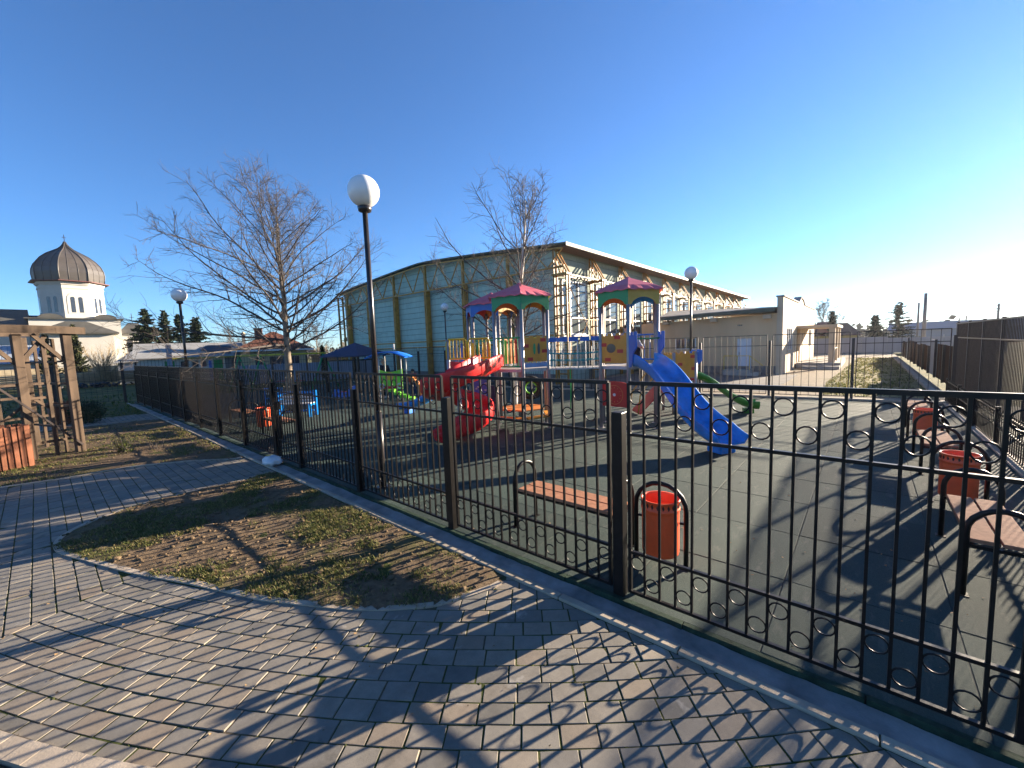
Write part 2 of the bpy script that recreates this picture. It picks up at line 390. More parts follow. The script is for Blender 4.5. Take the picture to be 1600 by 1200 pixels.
bed1 = catmull([(2.50,2.36),(2.0,2.47),(1.74,2.66),(1.48,2.97),(1.25,3.37),(1.02,3.81),(.73,4.54),(.44,5.19),(.18,5.89),(-.04,6.6),(.08,7.15),(.62,7.55),(1.36,7.62),(2.0,7.62),(2.48,7.62),(2.50,6.2),(2.50,4.5),(2.50,3.2)])
bed2 = catmull([(-6,12.3),(-2.5,11.3),(-.58,10.72),(.13,10.5),(.94,10.44),(1.81,9.92),(2.48,9.35),(2.50,11),(2.50,14),(2.50,17.6),(1.2,18.0),(0,18.2),(-6,18.4)])
bed3 = [(-12,20.2),(2.5,20.0),(2.5,25),(-12,25)]
cornerbed_r = 12.42
PC = Vector((10.8, 8.9))
def blocked(x, y, mg=.0):
    if poly_in((x, y), bed1) or poly_in((x, y), bed2) or poly_in((x, y), bed3): return True
    return False
# pavers as real chamfered stones
pv = MB()
def clip(poly, f):
    out = []; n = len(poly)
    for i in range(n):
        a, b_ = poly[i], poly[(i+1) % n]; fa, fb = f(a), f(b_)
        if fa >= 0: out.append(a)
        if (fa >= 0) != (fb >= 0): t = fa/(fa-fb); out.append((a[0]+(b_[0]-a[0])*t, a[1]+(b_[1]-a[1])*t))
    return out
def paver(poly, z, side=0):
    poly = clip(poly, lambda p: 2.530-p[0])
    if side and len(poly) > 2: poly = clip(poly, lambda p: side*(5.02+(p[0]-.2)*.42-p[1])-.004)
    n = len(poly)
    if n < 3: return
    A = abs(sum(poly[i][0]*poly[(i+1)%n][1]-poly[(i+1)%n][0]*poly[i][1] for i in range(n)))/2
    if A < .0012: return
    cx = sum(p[0] for p in poly)/n; cy = sum(p[1] for p in poly)/n; ch = .0045
    tx, ty = R.uniform(-.02,.02), R.uniform(-.02,.02)
    lo = []; hi = []
    for p in poly:
        d = Vector((cx-p[0], cy-p[1])); L = d.length or 1; dz = (p[0]-cx)*tx+(p[1]-cy)*ty
        lo.append((p[0], p[1], z-.006+dz)); hi.append((p[0]+d.x/L*ch, p[1]+d.y/L*ch, z+dz))
    lo2 = [(p[0], p[1], z-.05) for p in lo]
    pv.add(lo2+lo+hi, [tuple(range(2*n,3*n))]+[(n+i,n+(i+1)%n,2*n+(i+1)%n,2*n+i) for i in range(n)]+[(i,(i+1)%n,n+(i+1)%n,n+i) for i in range(n)])
def side_line(x, y):        # the joint where the curved paving meets the straight path paving
    return y < 5.02+(x-.2)*.42
pitch = .137
r = 9.1
while r < 14.2:
    off = R.uniform(0, 1); st = .2/r; a = pi+.1
    k0 = int(((rad(168)) / st)); k1 = int(rad(262)/st)
    for k in range(k0, k1):
        a0 = (k+off)*st+.0034/r; a1 = (k+1+off)*st-.0034/r
        r0 = r+.0034; r1 = r+pitch-.0034
        if r > 12.3 and (k+.5)*st < rad(214.6): continue
        if r0 < 12.33 < r1 and (k+.5)*st < rad(214.6): r1 = 12.33
        if r1-r0 < .03: continue
        mx = PC.x+(r+pitch/2)*math.cos((a0+a1)/2); my = PC.y+(r+pitch/2)*math.sin((a0+a1)/2)
        if mx > 2.62 or blocked(mx, my) or not side_line(mx, my-.15): continue
        jt = R.uniform(-.002, .002)
        c4 = [(PC.x+rr*math.cos(aa)+jt, PC.y+rr*math.sin(aa)) for rr, aa in ((r0,a0),(r1,a0),(r1,a1),(r0,a1))]
        paver(c4, ZP+R.uniform(-.003, .002), 1)
    r += pitch
# straight pavers of the paths
x = -12.0; row = 0
while x < 2.53:
    y = 3.0+(row % 2)*.1
    while y < 20.1:
        mx, my = x+.07, y+.1
        if not (blocked(mx, my) or (side_line(mx, my+.15) and math.hypot(mx-PC.x, my-PC.y) < 12.5) or (math.hypot(mx-PC.x, my-PC.y) > 12.4 and my < 4.3 + 0)):
            if not (my > 12 and mx < -7):
                paver([(x+.004,y+.004),(x+.133,y+.004),(x+.133,y+.196),(x+.004,y+.196)], ZP+R.uniform(-.003,.002), -1 if math.hypot(mx-PC.x, my-PC.y) < 12.5 else 0)
        y += .2
    x += .137; row += 1
struct(pv, 'paving', 'paver')
# border kerbs of the beds
def kerb_line(pts, w, z0, z1, name, closed=False, L=.5):
    b = MB(); n = len(pts); seg = []
    for i in range(n if closed else n-1):
        p, q = Vector(pts[i]), Vector(pts[(i+1) % n]); d = (q-p)
        if d.length < 1e-4: continue
        nn = Vector((-d.y, d.x)).normalized()*w/2
        dz = R.uniform(-.002,.002)
        b.prism([(*(p-nn), z0), (*(p+nn), z0), (*(q+nn*1.0), z0), (*(q-nn), z0)], (0,0,z1-z0+dz))
    return struct(b, name, 'kerb')
kerb_line([p for p in bed1 if p[0] < 2.49], .055, -.1, -.020, 'kerb')
kerb_line([p for p in bed2 if p[0] < 2.49 and p[1] < 12.2], .055, -.1, -.018, 'kerb')
kerb_line([(x, 18.32) for x in np.arange(-8, 2.5, .6)], .07, -.1, -.012, 'kerb')
kerb_line([(x, 20.05) for x in np.arange(-8, 2.5, .6)], .07, -.1, -.012, 'kerb')
arc = [(PC.x+12.405*math.cos(a), PC.y+12.405*math.sin(a)) for a in np.linspace(rad(190), rad(214.5), 40)]
kerb_line(arc, .11, -.12, .0, 'kerb')
arc2 = [(PC.x+12.47*math.cos(a), PC.y+12.47*math.sin(a)) for a in np.linspace(rad(190), rad(214.5), 30)]
flat(arc2+[(PC.x+18*math.cos(rad(214.5)), PC.y+18*math.sin(rad(214.5))),(-6,-1),(-6,4)], -.02, 'soil', 'soil')
def soil(poly, name, mat, z=-.014, step=.09, amp=.018):
    xs = [p[0] for p in poly]; ys = [p[1] for p in poly]; b = MB(); idx = {}
    nxx = int((max(xs)-min(xs))/step)+2; nyy = int((max(ys)-min(ys))/step)+2
    from mathutils import noise as mn
    vs = []; fs = []
    def vert(i, j):
        if (i, j) not in idx:
            X = min(xs)+i*step; Y = min(ys)+j*step
            idx[(i, j)] = len(vs); vs.append((X, Y, z+amp*(mn.noise((X*2.3, Y*2.3, 1))*.9+mn.noise((X*9, Y*9, 3))*.5)))
        return idx[(i, j)]
    for i in range(nxx):
        for j in range(nyy):
            if poly_in((min(xs)+(i+.5)*step, min(ys)+(j+.5)*step), poly):
                fs.append((vert(i,j), vert(i+1,j), vert(i+1,j+1), vert(i,j+1)))
    b.add(vs, fs, True); return struct(b, name, mat)
soil(bed1, 'soil', 'soil', -.024, .05)
soil([p for p in bed2], 'soil', 'soil', -.024, .12)
flat(bed3, -.03, 'lawn', 'lawn')
flat([(-60,25),(16,25),(16,44),(-60,44)], -.05, 'lawn', 'lawn')
flat([(15.6,-2.0),(120,-2.0),(120,14),(15.6,14)], -.035, 'yard', 'yard')
flat([(17.5,2.6),(25.5,2.6),(25.5,11),(17.5,11)], -.028, 'path', 'asphalt')
flat([(17.2,-1.6),(44,-1.6),(44,.55),(29,1.0),(22,1.25),(17.2,1.1)], -.03, 'lawn', mk_soil('dry_lawn', (.09,.085,.035), (.17,.155,.06), (.24,.20,.10), (.4,.6), .9))

# grass blades ------------------------------------------------------
from mathutils import noise as mn
def grass(name, poly, n, h, mat, thr=-.1, sc_=1.3, seed=0, zb=-.03, w=.004, near=None):
    rg = random.Random(seed); xs = [p[0] for p in poly]; ys = [p[1] for p in poly]
    V = []; F = []; tries = 0
    while len(F) < n and tries < n*25:
        tries += 1
        x = rg.uniform(min(xs), max(xs)); y = rg.uniform(min(ys), max(ys))
        v = mn.noise((x*sc_, y*sc_, seed*3.1))+.45*mn.noise((x*sc_*4, y*sc_*4, seed))
        if v < thr+rg.uniform(-.12, .12) or not poly_in((x, y), poly): continue
        for q in range(rg.randint(3, 6)):
            a = rg.uniform(0, 2*pi); hh = h*rg.uniform(.4, 1.2)*(.7+.5*max(0, v)); px = x+rg.gauss(0, .02); py = y+rg.gauss(0, .02)
            ln = rg.uniform(.3, 1.3)*hh; dx, dy = math.cos(a)*ln, math.sin(a)*ln; wx, wy = -math.sin(a)*w, math.cos(a)*w
            o = len(V); V += [(px-wx,py-wy,zb),(px+wx,py+wy,zb),(px+dx*.4+wx*.7,py+dy*.4+wy*.7,zb+hh*.6),(px+dx*.4-wx*.7,py+dy*.4-wy*.7,zb+hh*.6),(px+dx,py+dy,zb+hh)]
            F += [(o,o+1,o+2,o+3),(o+3,o+2,o+4)]
    me = bpy.data.meshes.new(name); me.from_pydata(V, [], F); me.materials.append(MT[mat]); o = bpy.data.objects.new(name, me); COL.objects.link(o); o['kind'] = 'stuff'
    return o
grass('grass', [(x, y) for x, y in bed1], 52000, .045, 'grass', .05, 1.25, 3)
grass('grass', bed2, 36000, .055, 'grass', -.02, .9, 5, w=.006)
grass('grass', arc2+[(-.6,.95),(-1.6,1.2),(-1.6,3.6)], 6000, .06, 'grassg', -.4, 1.2, 9)
grass('grass', bed3, 14000, .09, 'grassg', -.5, .8, 11, w=.010)
grass('grass', [(17.2,-1.6),(44,-1.6),(44,.5),(29,.95),(22,1.2),(17.2,1.05)], 16000, .10, 'grass', -.35, .8, 13, w=.014)
grass('grass', [(-14,25.2),(12,25.2),(12,33),(-14,33)], 12000, .12, 'grassg', -.6, .8, 17, w=.016)
# moss and weeds in the paving joints
V = MB()
for k in range(2600):
    a = rad(R.uniform(178, 232)); rr = 9.1+pitch*R.randint(8, 23)
    x, y = PC.x+rr*math.cos(a), PC.y+rr*math.sin(a)
    if x > 2.45 or blocked(x, y) or not side_line(x, y) or mn.noise((x*1.5, y*1.5, 7)) < -.05: continue
    s_ = R.uniform(.004, .012)
    V.ico((x, y, ZP-.010), s_, 1, (R.uniform(1,2.6), R.uniform(1,2.6), .8), .3)
struct(V, 'moss', M('moss', (.055,.062,.02), .95, .4, 30, .1), 'stuff')

# ------------------------------------------------------------------ front railing with rings
def ring_panel(b, x, y0, y1, n, base=.05, top=1.69, along='y'):
    """one welded panel: frame rails, square bars and staggered rings"""
    def P(t, z): return (x, t, z) if along == 'y' else (t, x, z)
    ax = (0,1,0) if along == 'y' else (1,0,0)
    for z, hh in ((base, .022), (.375, .022), (1.30, .022), (top, .030)): b.bar(P(y0, z), P(y1, z), .024, hh)
    st = (y1-y0)/n
    for i in range(n+1):
        e = .026 if i in (0, n) else .016
        jb = R.uniform(-.0025,.0025) if 0 < i < n else 0; b.bar(P(y0+i*st, base-.01), P(y0+i*st+jb, top), e, e)
    rr = st/2-.006
    for i in range(n):
        c = y0+(i+.5)*st
        up_ = i % 2 == 0
        b.ring(P(c, 1.58 if up_ else 1.42), ax, (0,0,1), rr, .0055, 14, 5)
        b.ring(P(c, .29 if up_ else .15), ax, (0,0,1), rr, .0055, 14, 5)
XF = 2.875
fr = thing('metal_fence', 'black railing fence with rings and square posts between the paving and the play area', 'fence', (XF, 1.44, 0))
def post(b, x, y, h=1.46, w=.085):
    b.box((x-w/2, y-w/2, -.06), (x+w/2, y+w/2, h)); b.box((x-w/2-.003, y-w/2-.003, h), (x+w/2+.003, y+w/2+.003, h+.006))
py = [-2.66, -.70, 1.42, 3.43, 5.43, 7.42]
py2 = [8.50, 10.35, 12.25, 14.1, 15.95, 17.8, 19.65, 21.5, 23.3, 25.1]
for L in (py, py2):
    for y in L:
        b = MB(); post(b, XF, y); build(b, 'post', 'black', fr, .004)
    for y0, y1 in zip(L, L[1:]):
        b = MB(); ring_panel(b, XF, y0+.085, y1-.085, 17); build(b, 'railing_panel', 'black', fr)
gate = thing('metal_gate', 'narrow black ringed gate closed at the end of the paved path', 'gate', (XF, 7.96, 0))
b = MB(); ring_panel(b, XF, 7.50, 8.42, 8); build(b, 'gate_panel', 'black', gate)
b = MB(); b.box((XF-.05, 8.34, .95), (XF+.05, 8.40, 1.10)); b.tube([(XF-.05,8.36,1.05),(XF-.10,8.36,1.05),(XF-.10,8.25,1.05)], .009); build(b, 'latch', 'black', gate)
# right side ring fence
rf = thing('metal_fence', 'low black railing with rings running behind the benches at the right edge', 'fence', (9, -1.72, 0))
xs_ = [2.9+i*1.9 for i in range(8)]
for x in xs_:
    b = MB(); post(b, x, -1.72, .68, .06); build(b, 'post', 'black', rf)
for x0, x1 in zip(xs_, xs_[1:]):
    b = MB(); n_ = 15; st_ = (x1-x0-.12)/n_
    for z in (.06, .36, .60): b.bar((x0+.06,-1.72,z),(x1-.06,-1.72,z), .022, .022)
    for k in range(n_+1): b.bar((x0+.06+k*st_,-1.72,.05),(x0+.06+k*st_,-1.72,.66), .014, .014)
    for k in range(n_): b.ring((x0+.06+(k+.5)*st_,-1.72,.53 if k % 2 else .43), (1,0,0), (0,0,1), st_/2-.006, .0055, 12, 5)
    build(b, 'railing_panel', 'black', rf)
b = MB(); b.box((2.9,-1.80,-.1),(17,-1.64,.03)); struct(b, 'kerb', 'kerb')
# tall brown picket fence
pf = thing('bar_fence', 'tall dark brown bar fence rising over the benches on the right', 'fence', (11, -2.25, 0))
YB = -2.25
x = 2.0
while x < 20:
    b = MB()
    for k in range(17):
        xx = x+.06+k*.1115
        if xx < 20: b.box((xx-.0075, YB-.0075, .06), (xx+.0075, YB+.0075, 2.22))
    build(b, 'bar_panel', 'sheetbar', pf); x += 1.95
for z in (.10, 1.75, 2.20):
    b = MB(); b.bar((2, YB+.02, z), (20, YB+.02, z), .022, .03); build(b, 'rail', 'dkmetal', pf)
x = 2.1
while x < 20.2:
    b = MB(); b.box((x-.03, YB-.03, 0), (x+.03, YB+.03, 2.25)); build(b, 'post', 'dkmetal', pf); x += 1.95
lf = thing('sheet_fence', 'low brown sheet metal fence in stepped sections beyond the tall brown bar fence', 'fence', (30, -2.3, 0))
x = 20.0; k = 0
while x < 46:
    hh = [1.42, 1.44, 1.62, 1.30, 1.34, 1.28][k % 6]-.004*(x-20)
    b = MB(); b.box((x, -2.33, .02), (x+2.45, -2.29, hh)); build(b, 'sheet_panel', 'sheet' if k % 6 != 2 else 'far', lf)
    b = MB(); b.box((x-.04, -2.28, 0), (x+.04, -2.2, hh+.02)); build(b, 'post', 'dkmetal', lf); x += 2.5; k += 1
b = MB(); x = 17.2
while x < 44: b.box((x, -1.78, -.1), (x+.98, -1.62, .06)); x += 1.0
struct(b, 'kerb', 'kerb')

# far fence behind the play area, mesh bars
ff = thing('metal_fence', 'tall thin brown bar fence closing the far side of the play area before the yard', 'fence', (15.9, 2, 0))
FY0 = -1.80; n = 13
def fpt(t): y = FY0+2.09*t; return (far_x(y), y)
for i in range(n+1):
    x, y = fpt(i); b = MB(); b.box((x-.035, y-.035, -.1), (x+.035, y+.035, 1.86)); build(b, 'post', 'dkmetal', ff)
for i in range(n):
    (x0, y0), (x1, y1) = fpt(i+.04), fpt(i+.96); b = MB(); k = 10 if i < 6 else 20
    for z in (.12, 1.70, 2.04): b.bar((x0,y0,z), (x1,y1,z), .022, .022)
    for j in range(k+1):
        t = j/k; xx, yy = x0+(x1-x0)*t, y0+(y1-y0)*t; e = .022 if j in (0,k) else .012
        b.bar((xx,yy,.12),(xx,yy,2.04), e, e)
    build(b, 'mesh_panel', 'dkmetal', ff)
b = MB()
for i in range(n):
    (x0, y0), (x1, y1) = fpt(i), fpt(i+.995); d = Vector((y1-y0, -(x1-x0), 0)).normalized()*.07
    b.prism([(x0-d.x,y0-d.y,-.1),(x0+d.x,y0+d.y,-.1),(x1+d.x,y1+d.y,-.1),(x1-d.x,y1-d.y,-.1)], (0,0,.16))
struct(b, 'kerb', 'kerb')
# back fences
bf = thing('metal_fence', 'dark bar fence across the back of the play area behind the swing', 'fence', (9, 25.3, 0))
for i in range(7):
    x = 2.95+i*1.9; b = MB(); b.box((x-.03,25.27,0),(x+.03,25.33,1.86)); build(b, 'post', 'dkmetal', bf)
    if i < 6:
        b = MB()
        for z in (.12, 1.6, 1.95): b.bar((x+.05,25.3,z),(x+1.85,25.3,z), .022, .022)
        for j in range(15): b.bar((x+.05+1.8*j/14,25.3,.12),(x+.05+1.8*j/14,25.3,1.95), .012, .012)
        build(b, 'mesh_panel', 'dkmetal', bf)
gf = thing('wire_fence', 'dark green grid fence on the lawn between the wooden pergola and the church wall', 'fence', (0, 26.5, 0))
for i in range(9):
    x = 2.6-i*2.2; b = MB(); b.box((x-.05,26.45,-.05),(x+.05,26.55,1.85)); build(b, 'post', 'dkmetal', gf)
    if i < 8:
        b = MB()
        for z in (.08, .55, 1.05, 1.5, 1.78): b.bar((x-.05,26.5,z),(x-2.15,26.5,z), .014, .014)
        for j in range(13): b.bar((x-.05-2.1*j/12,26.5,.05),(x-.05-2.1*j/12,26.5,1.80), .011, .011)
        build(b, 'mesh_panel', 'dkmetal', gf)

# ------------------------------------------------------------------ lamps
LG = 'globe lamp posts around the play area'
def lamp(loc, label, h=3.95, proto=None):
    t = thing('street_lamp', label, 'lamp post', loc, LG)
    x, y, _ = loc
    b = MB(); b.box((x-.09,y-.09,0),(x+.09,y+.09,.012)); b.tube([(x,y,.012),(x,y,1.1)], .05, 14); b.tube([(x,y,1.1),(x,y,1.14)], [.05,.036], 14); b.tube([(x,y,1.14),(x,y,h-.05)], .036, 14); build(b, 'pole', 'pole', t)
    b = MB(); b.lathe((x,y,h-.06), [(.036,0),(.085,.02),(.095,.075),(.08,.085)], 20); build(b, 'collar', 'pole', t)
    b = MB(); b.lathe((x,y,h+.225), [(.21*math.cos(a), .21*math.sin(a)) for a in np.linspace(-pi/2+.02, pi/2-.001, 22)], 32); build(b, 'globe', 'globe', t)
    return t
lamp((3.15, 5.30, 0), 'tallest globe lamp post standing just inside the fence beside the red spiral slide')
lamp((3.12, 16.4, 0), 'white globe lamp post on the left among the branches of the wide bare tree', 3.72)
lamp((14.4, 4.47, 0), 'globe lamp post in front of the cream annex wall behind the blue slide')
lamp((14.55, 17.2, 0), 'thin globe lamp post before the sea green hall wall, left of the play towers')

# ------------------------------------------------------------------ benches and bins
def arch(b, c, ax, wid, h, r, z0=0):
    c = Vector((c[0], c[1], 0)); ax = Vector(ax); hw = wid/2; pts = [c-ax*hw+Vector((0,0,z0)), c-ax*hw+Vector((0,0,h-hw))]
    pts += [c-ax*hw*math.cos(a)+Vector((0,0,h-hw+hw*math.sin(a))) for a in np.linspace(.25, pi-.25, 9)]
    pts += [c+ax*hw+Vector((0,0,h-hw)), c+ax*hw+Vector((0,0,z0))]; b.tube(pts, r, 10)
BG = 'plank benches with black hoop ends'
def bench(label):
    t = thing('park_bench', label, 'bench', (0,0,0), BG, 0, True)
    for s in (-1, 1):
        b = MB(); arch(b, (s*.6, 0), (0,1,0), .37, .69, .021)
        for yy in (-.185, .185): b.box((s*.6-.035, yy-.035, 0), (s*.6+.035, yy+.035, .006))
        build(b, 'hoop_leg', 'black', t)
    for yy in (-.088, .088):
        b = MB(); b.box((-.56, yy-.08, .405), (.56, yy+.08, .435)); build(b, 'seat_plank', 'bench', t, .004)
    b = MB()
    for yy in (-.15, .15): b.bar((-.6, yy, .39), (.6, yy, .39), .03, .025)
    for xx in (-.59, .59): b.bar((xx, -.185, .39), (xx, .185, .39), .03, .025)
    build(b, 'frame', 'black', t); return t
NG = 'orange bins in black hoops'
def litter_bin(label):
    t = thing('litter_bin', label, 'bin', (0,0,0), NG, 0, True)
    b = MB(); arch(b, (0,0), (1,0,0), .44, .73, .021)
    for s in (-1,1): b.bar((s*.165,0,.40),(s*.215,0,.40),.02,.02); b.box((s*.22-.035,-.035,0),(s*.22+.035,.035,.006))
    build(b, 'hoop_stand', 'black', t)
    b = MB(); prof = [(.0,.10),(.155,.10),(.158,.12),(.160,.48),(.160,.50),(.166,.505),(.166,.525),(.160,.53),(.160,.585),(.166,.59),(.166,.60),(.155,.60),(.150,.585),(.150,.13),(0,.13)]
    b.lathe((0,0,0), prof, 28); c = build(b, 'bucket', 'binred', t)
    b = MB()
    for k in range(22):
        a = 2*pi*k/22; b.obox((.1615*math.cos(a), .1615*math.sin(a), .557), (-.006*math.sin(a), .006*math.cos(a), .010), (.003*math.cos(a),.003*math.sin(a),0), (.005*math.sin(a),-.005*math.cos(a),.014))
    build(b, 'slot_band', M('bin_slot', (.06,.02,.012), .6), c); return t
be = bench('plank bench with hoop ends just behind the front fence, beside the nearest orange bin')
be.location = (3.49, 2.28, 0); be.rotation_euler = (0,0,pi/2)
for (x, y, rz, lb) in [(5.02,-.80,0,'nearest bench of the right hand row, cut by the picture edge'), (8.55,-.82,0,'middle bench of the right hand row, between two orange bins'), (12.4,-.86,0,'farthest bench of the right hand row, close to the far bar fence'),
                       (3.72,10.75,pi/2,'bench behind the front fence just right of the distant orange bin'), (3.72,13.35,pi/2,'bench behind the front fence just left of the distant orange bin')]:
    c = copy_tree(be); c.location = (x,y,0); c.rotation_euler = (0,0,rz); c['label'] = lb
nb = litter_bin('orange bin in a black hoop right behind the large front fence post'); nb.location = (3.53,1.35,0); nb.rotation_euler = (0,0,pi/2+.08)
for (x, y, rz, lb) in [(6.75,-.85,pi/2,'orange bin between the nearest and the middle bench of the right hand row'), (10.35,-.85,pi/2,'orange bin between the middle and the farthest bench of the right hand row'), (3.80,12.05,pi/2,'orange bin behind the far left part of the fence, near the bare tree trunk')]:
    c = copy_tree(nb); c.location = (x,y,0); c.rotation_euler = (0,0,rz); c['label'] = lb
b = MB(); b.ico((2.68,8.25,.03), .13, 3, (1.2,1.5,.75), .22); single(b, 'plastic_bag', 'bag', 'crumpled white plastic bag lying on the gutter beside the gate', 'bag')
# ------------------------------------------------------------------ play structure
PS = thing('play_structure', 'big castle play set with hexagonal towers, pink roofs, red spiral slide and blue slide', 'playground set', (8.3, 5.6, 0))
HR = .72; DZ = 1.45
def hexv(c, ang, rr=HR): return [Vector((c[0]+rr*math.cos(ang+i*pi/3), c[1]+rr*math.sin(ang+i*pi/3), 0)) for i in range(6)]
def wavy_quad(b, p, q, z0f, z1f, t, n=14, nrm=None):
    """upright panel between ground points p,q whose lower and upper edges are functions of 0..1"""
    p, q = Vector(p), Vector(q); d = (q-p); nn = Vector((d.y, -d.x, 0)).normalized()*t/2 if nrm is None else nrm
    lo = [p+d*i/n+Vector((0,0,z0f(i/n))) for i in range(n+1)]; hi = [p+d*i/n+Vector((0,0,z1f(i/n))) for i in range(n+1)]
    vs = [v-nn for v in lo]+[v-nn for v in hi]+[v+nn for v in lo]+[v+nn for v in hi]; k = n+1; fs = []
    for i in range(n):
        fs += [(i,i+1,k+i+1,k+i), (2*k+i,3*k+i,3*k+i+1,2*k+i+1), (i,2*k+i,2*k+i+1,i+1), (k+i,k+i+1,3*k+i+1,3*k+i)]
    fs += [(0,k,3*k,2*k), (n,2*k+n,3*k+n,k+n)]
    b.add(vs, fs)
def crenel(base, top, n=4):
    def f(t):
        s = t*(2*n-1); return top if int(min(s, 2*n-1.001)) % 2 == 0 else base
    return f
def castle_panel(parent, p, q, z0, z1, mat='amber', bricks=(), hole=None, slot=False, out=1, n=56):
    b = MB(); wavy_quad(b, p, q, lambda t: z0, crenel(z1-.055, z1, 4), .022, n); o = build(b, 'castle_panel', mat, parent)
    p, q = Vector(p), Vector(q); d = q-p; nn = Vector((d.y, -d.x, 0)).normalized()*out; L = d.length; dn = d.normalized()
    for (u, v) in bricks:
        b = MB(); c = p+d*u+Vector((0,0,z0+(z1-z0)*v))+nn*.014; b.obox(c, dn*L*.105, nn*.004, Vector((0,0,.040))); build(b, 'brick_plate', 'redp', o, .004)
    if hole:
        b = MB(); c = p+d*hole[0]+Vector((0,0,z0+(z1-z0)*hole[1]))+nn*.013; rr = .115
        poly = [c+dn*rr*math.cos(a)+Vector((0,0,rr*.9*math.sin(a))) for a in np.linspace(0, 2*pi, 24, endpoint=False)]
        b.prism(poly, nn*.006); build(b, 'porthole', M('smoked_porthole', (.07,.06,.055), .15, .3, 8, .6), o)
    if slot:
        for u, mt_ in ((.62, 'steelroof'), (.45, 'greenp')):
            b = MB(); c = p+d*u+Vector((0,0,z0+(z1-z0)*.5))+nn*.012; hh = .13; ww = .035
            b.prism([c+dn*ww*math.cos(a)+Vector((0,0,hh*math.sin(a))) for a in np.linspace(0, 2*pi, 18, endpoint=False)], nn*.005); build(b, 'slot', mt_, o)
    return o
def tower(c, ang, valm, roofm='pink', posts_to=2.95, zeave=3.18, apex=3.48, deckz=DZ):
    """hexagonal tower: deck plate is the part, posts, roof and valances are its sub-parts"""
    V = hexv(c, ang)
    b = MB(); b.prism([v+Vector((0,0,deckz-.07)) for v in hexv(c, ang, HR-.02)], (0,0,.07)); dk = build(b, 'tower_deck', 'steellt', PS)
    for v in V:
        b = MB(); b.tube([v, v+Vector((0,0,posts_to))], .044, 14); b.box((v.x-.07,v.y-.07,0),(v.x+.07,v.y+.07,.008)); build(b, 'post', 'steel', dk)
    for i in range(6):
        p, q = V[i], V[(i+1) % 6]; cc = Vector((c[0],c[1],0)); p2 = cc+(p-cc)*1.055; q2 = cc+(q-cc)*1.055
        b = MB(); wavy_quad(b, p2, q2, lambda t: 2.80+.16*max(0, math.sin(pi*min(1, max(0, (t-.10)/.8))))**.6, lambda t: zeave-.03, .018, 20); build(b, 'valance', valm[i], dk)
    b = MB(); ro = hexv(c, ang, HR*1.17); n = 10; top = Vector((c[0], c[1], apex)); vs = [top]; rim = []
    for i in range(6):
        p, q = ro[i], ro[(i+1) % 6]
        for k in range(n):
            t = k/n; v = p+(q-p)*t; rim.append(v+Vector((0,0,zeave-.045+.015*math.cos(t*6*pi))))
    N = len(rim); mid = [Vector((top.x+(v.x-top.x)*.8, top.y+(v.y-top.y)*.8, apex+(zeave-.045-apex)*.8+.03)) for v in rim]
    lows = [v-Vector((0,0,.025)) for v in rim]
    vs = [top]+mid+rim+lows+[top-Vector((0,0,.05))]
    fs = [(0,1+i,1+(i+1)%N) for i in range(N)]+[(1+i,1+N+i,1+N+(i+1)%N,1+(i+1)%N) for i in range(N)]+[(1+N+i,1+2*N+i,1+2*N+(i+1)%N,1+N+(i+1)%N) for i in range(N)]+[(1+2*N+i,1+3*N,1+2*N+(i+1)%N) for i in range(N)]
    b.add(vs, fs); b.lathe((c[0],c[1],apex-.03), [(.06,0),(.04,.03),(.0,.05)], 10); build(b, 'roof', roofm, dk)
    return dk, V
cA = (9.15, 4.25); aA = math.atan2(-.42, -.907)
cB = (7.76, 6.40); aB = math.atan2(-.65, -.76)+.03
cC = tuple(W(-.50, 11.65)[:2]); aC = aB+.25
dkA, VA = tower(cA, aA, ['tan','orange','blue','orange','tan','greenp'])
dkB, VB = tower(cB, aB, ['greenp','lime','tan','orange','blue','greenp'])
dkC, VC = tower(cC, aC, ['tan','skyblue','orange','redp','bluedk','bluedk'])
# tower A (right)
castle_panel(dkA, VA[5], VA[0], DZ+.07, 2.19, 'amber', ((.62,.86),(.13,.62),(.72,.40),(.28,.12)), (.40,.50))
def rail(parent, p, q, z0, z1, mat, n=6, r=.014, curved=False):
    p, q = Vector(p), Vector(q); b = MB(); up = Vector((0,0,1))
    if curved:
        d = q-p; c_ = .12
        pts = [p+up*z0, p+up*(z1-c_), p+d*.04+up*(z1-c_*.35), p+d*.12+up*z1, q-d*.12+up*z1, q-d*.04+up*(z1-c_*.35), q+up*(z1-c_), q+up*z0]
        b.tube(pts, r*1.35, 8); b.tube([p+up*z0, q+up*z0], r*1.35, 8)
    else:
        b.tube([p+up*z0, q+up*z0], r*1.35, 8); b.tube([p+up*z1, q+up*z1], r*1.35, 8)
    for i in range(1, n): v = p+(q-p)*i/n; b.tube([v+up*z0, v+up*z1], r*.8, 6)
    return build(b, 'railing', mat, parent)
rail(dkA, VA[1], VA[2], DZ+.1, 2.15, 'greenp', 5); rail(dkA, VA[2], VA[3], DZ+.1, 2.15, 'bluedk', 5)
b = MB(); wavy_quad(b, VA[5], VA[0], lambda t: .53, lambda t: 1.06+.05*math.sin(pi*t), .02, 14); o = build(b, 'play_panel', 'redp', dkA)
d = (VA[0]-VA[5]); nn = Vector((d.y,-d.x,0)).normalized(); cen = VA[5]+d*.5+Vector((0,0,.80))+nn*.014; dn = d.normalized()
b = MB(); b.ring(cen, dn, (0,0,1), .215, .005, 32, 4)
for k in range(12): a = 2*pi*k/12; b.bar(cen+dn*.15*math.cos(a)+Vector((0,0,.15*math.sin(a))), cen+dn*.18*math.cos(a)+Vector((0,0,.18*math.sin(a))), .008, .006)
build(b, 'dial_ring', 'orange', o)
